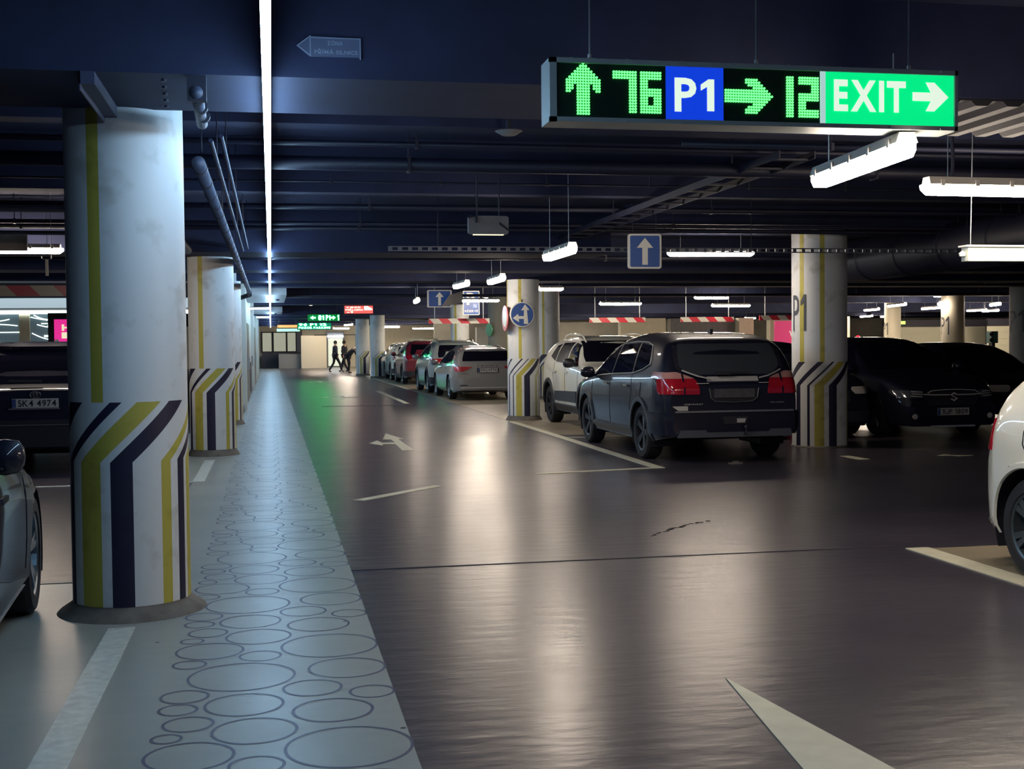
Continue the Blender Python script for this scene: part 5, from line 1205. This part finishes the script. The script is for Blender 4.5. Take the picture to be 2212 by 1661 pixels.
# --- left rear black SUV
RT = [(0,.72),(.10,.90),(.5,1.00),(1.15,1.08),(1.85,1.42),(2.3,1.53),(2.9,1.57),(3.7,1.56),(4.2,1.50),(4.35,1.32),(4.5,1.08),(4.60,1.0)]
car = Car(4.60, 1.85, 1.57, .95, 3.64, RT, [(0,.62),(.5,.86),(1.2,.96),(3.6,1.02),(4.2,1.02),(4.6,.90)], R=.34, zb=.22, zr=.32)
root = thing('car', 'black SUV with plate 5K4 4974 seen from behind, left of the nearest column', 'car', (-2.72, 15.35+2.3, 0))
car.build_body(root, P_black); car.wells(root); add_wheels(car, root, M_rimdark, 5, 'single')
car.patch('rear_window', M_glass, root, zs_=list(np.linspace(1.07, 1.42, 7)), y0=0.0, y1=[.64,.67,.68,.67,.66,.65,.63], end='rear', full=True)
for q in ([(1.4,1.0),(2.2,1.03),(2.25,1.42),(1.95,1.36)], [(2.3,1.03),(3.2,1.06),(3.1,1.43),(2.3,1.44)]): car.flank('side_window', M_glass, root, q, nu=6)
yr = -car.L/2
car.patch('tail_light', M_red, root, zs_=list(np.linspace(.86, 1.0, 4)), y0=[.58,.52,.52,.60], depth=[.2,.26,.3,.28], end='rear', off=0.012, thick=0.03)
MB().tube([(-.82, yr+.02, .93), (-.66, yr-.015, 1.0), (-.2, yr-.02, 1.015), (.2, yr-.02, 1.015), (.66, yr-.015, 1.0), (.82, yr+.02, .93)], .010, 6).build('boot_trim', M_satin, root)
mb = MB()
def ell(mb, a, b, cx, cz, y, r=.006, n=20): mb.tube([(cx+a*math.cos(2*PI*i/n), y, cz+b*math.sin(2*PI*i/n)) for i in range(n+1)], r, 6)
ell(mb, .06, .04, 0, .955, yr-.02); ell(mb, .02, .035, 0, .955, yr-.022, .005); ell(mb, .045, .014, 0, .972, yr-.022, .005); mb.build('emblem', mat('emblem_dim', (0.18, 0.18, 0.2), 0.3, metal=0.8), root)
plate(root, yr-.014, .855, '5K4 4974')
MB().box(-.30, .27, yr-.03, yr-.01, .782, .796).build('plate_holder', mat('dull_chrome', (0.2, 0.21, 0.24), 0.4, metal=0.7), root)
MB().box(-.30, .06, yr+.03, yr+.07, 1.10, 1.125).build('rear_wiper', M_dark, root)
car.patch('rear_bumper', M_plastic, root, zs_=[.34,.46,.58,.66], y0=0.0, depth=.45, end='rear', full=True, off=0.035, thick=0.05)
MB().tube([(-.8, yr-.05, .60), (.8, yr-.05, .60)], .006, 6).build('bumper_strip', mat('dull_chrome', (0.2, 0.21, 0.24), 0.4, metal=0.7), root)
car.patch('spoiler', P_black, root, zs_=[1.47,1.50,1.52], y0=0.0, y1=.60, end='rear', full=True, off=0.06, thick=0.05)
MB().prism([(-.1, 0), (.06, 0), (.02, .06)], lambda a, b, x: (x+.16, a-1.75, 1.545+b), -.02, .02).build('antenna_fin', M_plastic, root)
rails(car, root, 1.9, 3.9, .58, M_dark, .04)
# --- near left sedan, front quarter
LT = [(0,.58),(.10,.66),(.5,.78),(1.0,.86),(1.5,.94),(2.2,1.27),(2.7,1.40),(3.2,1.43),(3.9,1.36),(4.4,1.12),(4.75,1.02),(4.85,.95)]
car = Car(4.85, 1.84, 1.43, .88, 3.75, LT, [(0,.50),(.5,.66),(1.0,.76),(1.4,.88),(3.6,.96),(4.4,.96),(4.85,.82)], R=.335, zb=.2, taper_f=(.95, .42), Ra=.37)
yawL = math.radians(4)
root = thing('car', 'dark grey saloon at the left edge, only its front wheel and wing in view', 'car', (0, 0, 0), yawL)
# wheel outer face centre should sit at (-1.42, 7.42)
lx, ly = car.W-.02, car.L/2-.88
root.location = (-1.33-(lx*math.cos(yawL)-ly*math.sin(yawL)), 7.40-(lx*math.sin(yawL)+ly*math.cos(yawL)), 0)
car.build_body(root, P_dgrey); car.wells(root); add_wheels(car, root, M_rim, 5, 'double', .22, .70)
car.patch('windscreen', M_glass, root, zs_=list(np.linspace(.96, 1.34, 6)), y0=0.0, y1=.62, end='front', full=True)
for q in ([(1.75,.92),(2.5,.95),(2.6,1.29),(2.3,1.23)], [(2.6,.955),(3.5,.98),(3.35,1.30),(2.68,1.31)]): car.flank('side_window', M_glass, root, q, nu=6)
car.patch('headlight', M_clear, root, zs_=[.54,.58,.62], y0=[.5,.48,.5], depth=[.25,.32,.36], end='front', off=0.01, thick=0.03)
car.flank('sill_chrome', M_satin, root, [(1.4,.235),(3.2,.235),(3.2,.255),(1.4,.255)], off=0.012, thick=0.02)
seams(car, root, [[(1.45,.35),(1.42,.88)], [(2.56,.33),(2.56,.94)]])
mirrors(car, root, 2.25, .95, P_black, off=0.02); handles(car, root, [2.4], .82, M_chrome)
# --- near right white hatchback, rear quarter
HT = [(0,.58),(.08,.70),(.5,.86),(1.1,.96),(1.8,1.33),(2.2,1.44),(2.8,1.48),(3.35,1.42),(3.65,1.25),(3.85,1.02),(3.96,.92),(4.0,.86)]
car = Car(4.0, 1.74, 1.48, .80, 3.30, HT, [(0,.50),(.5,.76),(1.2,.88),(3.2,.98),(3.6,.98),(4.0,.74)], R=.315, zb=.2, zr=.24, taper_r=(.55, .20), Ra=.385)
root = thing('car', 'white hatchback at the right edge, rear wheel and red light in view', 'car', (5.47, 6.93+3.30-2.0, 0), PI)
root.location = (5.47, 6.93-(3.30-2.0), 0)
car.build_body(root, P_white); car.wells(root); add_wheels(car, root, mat('two_tone_alloy', (0.10, 0.12, 0.13), 0.35, metal=0.7), 5, 'double', .2, .70)
car.patch('rear_window', M_glass, root, zs_=list(np.linspace(1.02, 1.36, 6)), y0=0.0, y1=.58, end='rear', full=True)
for q in ([(1.4,.95),(2.1,.98),(2.15,1.33),(1.9,1.28)], [(2.2,.98),(2.95,1.02),(2.85,1.33),(2.2,1.35)]): car.flank('side_window', M_glass, root, q, nu=6)
car.patch('tail_light', M_red, root, zs_=list(np.linspace(.77, .97, 5)), y0=[.60,.58,.58,.60,.64], depth=[.24,.24,.22,.19,.15], end='rear', off=0.010, thick=0.03)
car.patch('bumper_lip', M_plastic, root, zs_=[.25,.28,.30], y0=0.0, depth=[.20,.18,.16], end='rear', full=True, off=0.008, thick=0.02)
seams(car, root, [[(3.18,.80),(3.33,.80),(3.36,.84),(3.36,.92),(3.33,.95),(3.18,.95)], [(2.16,.33),(2.16,.97)]])
arch_trim(car, root, P_white, .035, sill=False)
car.flank('sill_trim', M_plastic, root, [(1.2,.19),(2.9,.19),(2.9,.24),(1.2,.24)], off=0.01, thick=.02)

# ---------------------------------------------------------------- people
def skin_mesh(name, verts, edges, radii, m, parent, sub=1, root_i=0):
    me = bpy.data.meshes.new(name); me.from_pydata(verts, edges, []); ob = bpy.data.objects.new(name, me); C.objects.link(ob)
    md = ob.modifiers.new('s', 'SKIN'); md.use_smooth_shade = True
    for i, v in enumerate(me.skin_vertices[0].data):
        r = radii[i]; v.radius = r if isinstance(r, tuple) else (r, r); v.use_root = (i == root_i)
    sb = ob.modifiers.new('d', 'SUBSURF'); sb.levels = sub; sb.render_levels = sub
    dg = bpy.context.evaluated_depsgraph_get(); nm = bpy.data.meshes.new_from_object(ob.evaluated_get(dg))
    bpy.data.objects.remove(ob); bpy.data.meshes.remove(me)
    nm.materials.clear(); nm.materials.append(m); o = bpy.data.objects.new(name, nm); C.objects.link(o); o.parent = parent
    return o
M_skin = mat('skin', (0.42, 0.26, 0.19), 0.6); M_coat = mat('dark_coat', (0.010, 0.010, 0.022), 0.8); M_trous = mat('dark_trousers', (0.008, 0.008, 0.018), 0.8)
M_hair = mat('dark_hair', (0.012, 0.010, 0.012), 0.7); M_shoe = mat('dark_shoe', (0.006, 0.006, 0.010), 0.5)
def person(label, loc, rz, J, h=1.75, coat_len=0.75, coat=M_coat, group=None):
    """J: joints in metres (x right, y forward, z up)"""
    t = thing('person', label, 'person', loc, rz, group)
    n = ['pel','spi','che','nek','hd1','hd2','shl','ell','wrl','hnl','shr','elr','wrr','hnr','hpl','knl','anl','tol','hpr','knr','anr','tor']
    V = [J[k] for k in n]; I = {k: i for i, k in enumerate(n)}
    E_ = [('pel','spi'),('spi','che'),('che','nek'),('nek','hd1'),('hd1','hd2'),('che','shl'),('shl','ell'),('ell','wrl'),('wrl','hnl'),('che','shr'),('shr','elr'),('elr','wrr'),('wrr','hnr'),('pel','hpl'),('hpl','knl'),('knl','anl'),('anl','tol'),('pel','hpr'),('hpr','knr'),('knr','anr'),('anr','tor')]
    Rr = dict(pel=.13, spi=.12, che=.14, nek=.055, hd1=.075, hd2=.085, shl=.06, ell=.042, wrl=.03, hnl=.035, shr=.06, elr=.042, wrr=.03, hnr=.035, hpl=.085, knl=.058, anl=.04, tol=.035, hpr=.085, knr=.058, anr=.04, tor=.035)
    # fingers and thumb
    Vv = list(V); Ee = [(I[a], I[b]) for a, b in E_]; Rad = [Rr[k] for k in n]
    for hn, wr in (('hnl', 'wrl'), ('hnr', 'wrr')):
        a = Vector(J[wr]); b = Vector(J[hn]); d = (b-a).normalized(); sd = d.cross(Vector((1, 0, 0))).normalized()
        for k, (o_, l) in enumerate(((-.03, .065), (-.01, .078), (.01, .075), (.03, .06))):
            Vv.append(tuple(b+sd*o_+d*l*0.55)); Vv.append(tuple(b+sd*o_+d*l*0.9+Vector((0.01, 0, -.01)))); q = len(Vv)
            Ee += [(I[hn], q-2), (q-2, q-1)]; Rad += [.009, .008]
        Vv.append(tuple(a*0.4+b*0.6-sd*0.045)); Ee.append((I[hn], len(Vv)-1)); Rad.append(.010)
    skin_mesh('body', Vv, Ee, Rad, M_skin, t)
    # coat
    def sub(keys, edges, rad, m, name):
        ii = {k: i for i, k in enumerate(keys)}
        return skin_mesh(name, [J[k] for k in keys], [(ii[a], ii[b]) for a, b in edges], [rad[k] for k in keys], m, t)
    J['hem'] = tuple(Vector(J['pel'])+(Vector(J['knl'])+Vector(J['knr'])-2*Vector(J['pel']))*0.5*0.35)
    sub(['che','spi','pel','hem','shl','ell','wrl','shr','elr','wrr','nkb'] if 'nkb' in J else ['che','spi','pel','hem','shl','ell','wrl','shr','elr','wrr'],
        [('che','spi'),('spi','pel'),('pel','hem'),('che','shl'),('shl','ell'),('ell','wrl'),('che','shr'),('shr','elr'),('elr','wrr')],
        dict(che=.165, spi=.16, pel=.175, hem=.19, shl=.08, ell=.065, wrl=.05, shr=.08, elr=.065, wrr=.05), coat, 'coat')
    sub(['pel','hpl','knl','anl','hpr','knr','anr'], [('pel','hpl'),('hpl','knl'),('knl','anl'),('pel','hpr'),('hpr','knr'),('knr','anr')],
        dict(pel=.14, hpl=.10, knl=.075, anl=.058, hpr=.10, knr=.075, anr=.058), M_trous, 'trousers')
    for a, b in (('anl', 'tol'), ('anr', 'tor')):
        skin_mesh('shoe', [tuple(Vector(J[a])-Vector((0, 0, .03))), tuple((Vector(J[a])+Vector(J[b]))/2-Vector((0, 0, .01))), tuple(J[b])], [(0, 1), (1, 2)], [.05, .046, .036], M_shoe, t)
    hc = Vector(J['hd2']); nd = (hc-Vector(J['nek'])).normalized()
    mb = MB(); mb.lathe([(0, .115), (.05, .105), (.09, .06), (.10, .01), (.095, -.04), (.08, -.07)], 20, 'z', tuple(hc+Vector((0, -.012, 0)))); hr = mb.build('hair', M_hair, t, smooth=True)
    fc = hc+Vector((0, .07, -.02))
    MB().lathe([(0, .02), (.012, .0), (.014, -.02), (0, -.028)], 8, 'z', tuple(fc+Vector((0, .015, 0)))).build('nose', M_skin, t)
    for sx_ in (-.03, .03): MB().lathe([(0, .012), (.012, 0), (0, -.012)], 8, 'z', tuple(fc+Vector((sx_, -.004, .025)))).build('eye', M_ink, t)
    MB().box(fc.x-.02, fc.x+.02, fc.y-.01, fc.y+.006, fc.z-.05, fc.z-.042).build('mouth', mat('lips', (0.3, 0.1, 0.09), 0.6), t)
    for sx_ in (-1, 1): MB().lathe([(0, .03), (.012, .01), (.012, -.01), (0, -.03)], 8, 'z', (hc.x+sx_*.088, hc.y, hc.z-.01)).build('ear', M_skin, t)
    return t
def standing(stride=0.25, hl=(0.24, 0.08, 0.85), hr=(-0.24, -0.05, 0.85), hx=0.0):
    return dict(pel=(0,0,.95), spi=(0,0,1.12), che=(0,0,1.33), nek=(0,0,1.50), hd1=(hx*.5,.02,1.58), hd2=(hx,.03,1.65),
        shl=(.19,0,1.42), ell=(.25,-.04,1.14), wrl=(hl[0],hl[1],hl[2]+.09), hnl=hl, shr=(-.19,0,1.42), elr=(-.25,-.02,1.14), wrr=(hr[0],hr[1],hr[2]+.09), hnr=hr,
        hpl=(.1,0,.9), knl=(.1,stride*.55+.04,.5), anl=(.1,stride,.09), tol=(.1,stride+.16,.04), hpr=(-.1,0,.9), knr=(-.1,-stride*.3+.04,.5), anr=(-.1,-stride,.10), tor=(-.1,-stride+.15,.04))
person('person in a long dark coat walking right, left one of the couple', (3.50, 69.5, 0), math.radians(-75), standing(.34))
person('person in dark clothes with a pale scarf, right beside the walker in the long coat', (4.05, 70.2, 0), math.radians(60), standing(.26, hl=(.15, .25, 1.15)))
bend = dict(pel=(0,0,.93), spi=(0,.12,1.10), che=(0,.30,1.26), nek=(0,.44,1.36), hd1=(0,.50,1.40), hd2=(0,.58,1.43), shl=(.18,.36,1.30), ell=(.22,.42,1.02), wrl=(.16,.50,.86), hnl=(.14,.53,.80),
    shr=(-.18,.36,1.30), elr=(-.22,.46,1.03), wrr=(-.15,.55,.88), hnr=(-.12,.58,.82), hpl=(.1,0,.9), knl=(.1,.05,.5), anl=(.1,-.02,.09), tol=(.1,.14,.04), hpr=(-.1,0,.9), knr=(-.1,.06,.5), anr=(-.1,.05,.09), tor=(-.1,.21,.04))
person('person in dark clothes bending over the trolley case by the column', (4.78-0.75, 66.6, 0), math.radians(-85), bend)
t = thing('trolley_case', 'dark wheeled case in front of the bending person', 'suitcase', (4.88, 66.5, 0))
MB().prism(rrect(.42, .62, .06), lambda a, b, y: (a, y, b+.42), -.13, .13).build('case', M_coat, t)
MB().tube([(-.14, 0, .73), (-.14, 0, .84), (.14, 0, .84), (.14, 0, .73)], .012, 6).build('handle', M_steel, t)
for x in (-.13, .13): MB().lathe([(0, -.03), (.055, -.03), (.055, .03), (0, .03)], 16, 'x', (x, -.1, .055)).build('castor', M_white, t)
MB().box(-.2, .2, -.12, .12, .06, .12).build('base', M_dark, t)

bpy.context.view_layer.update()
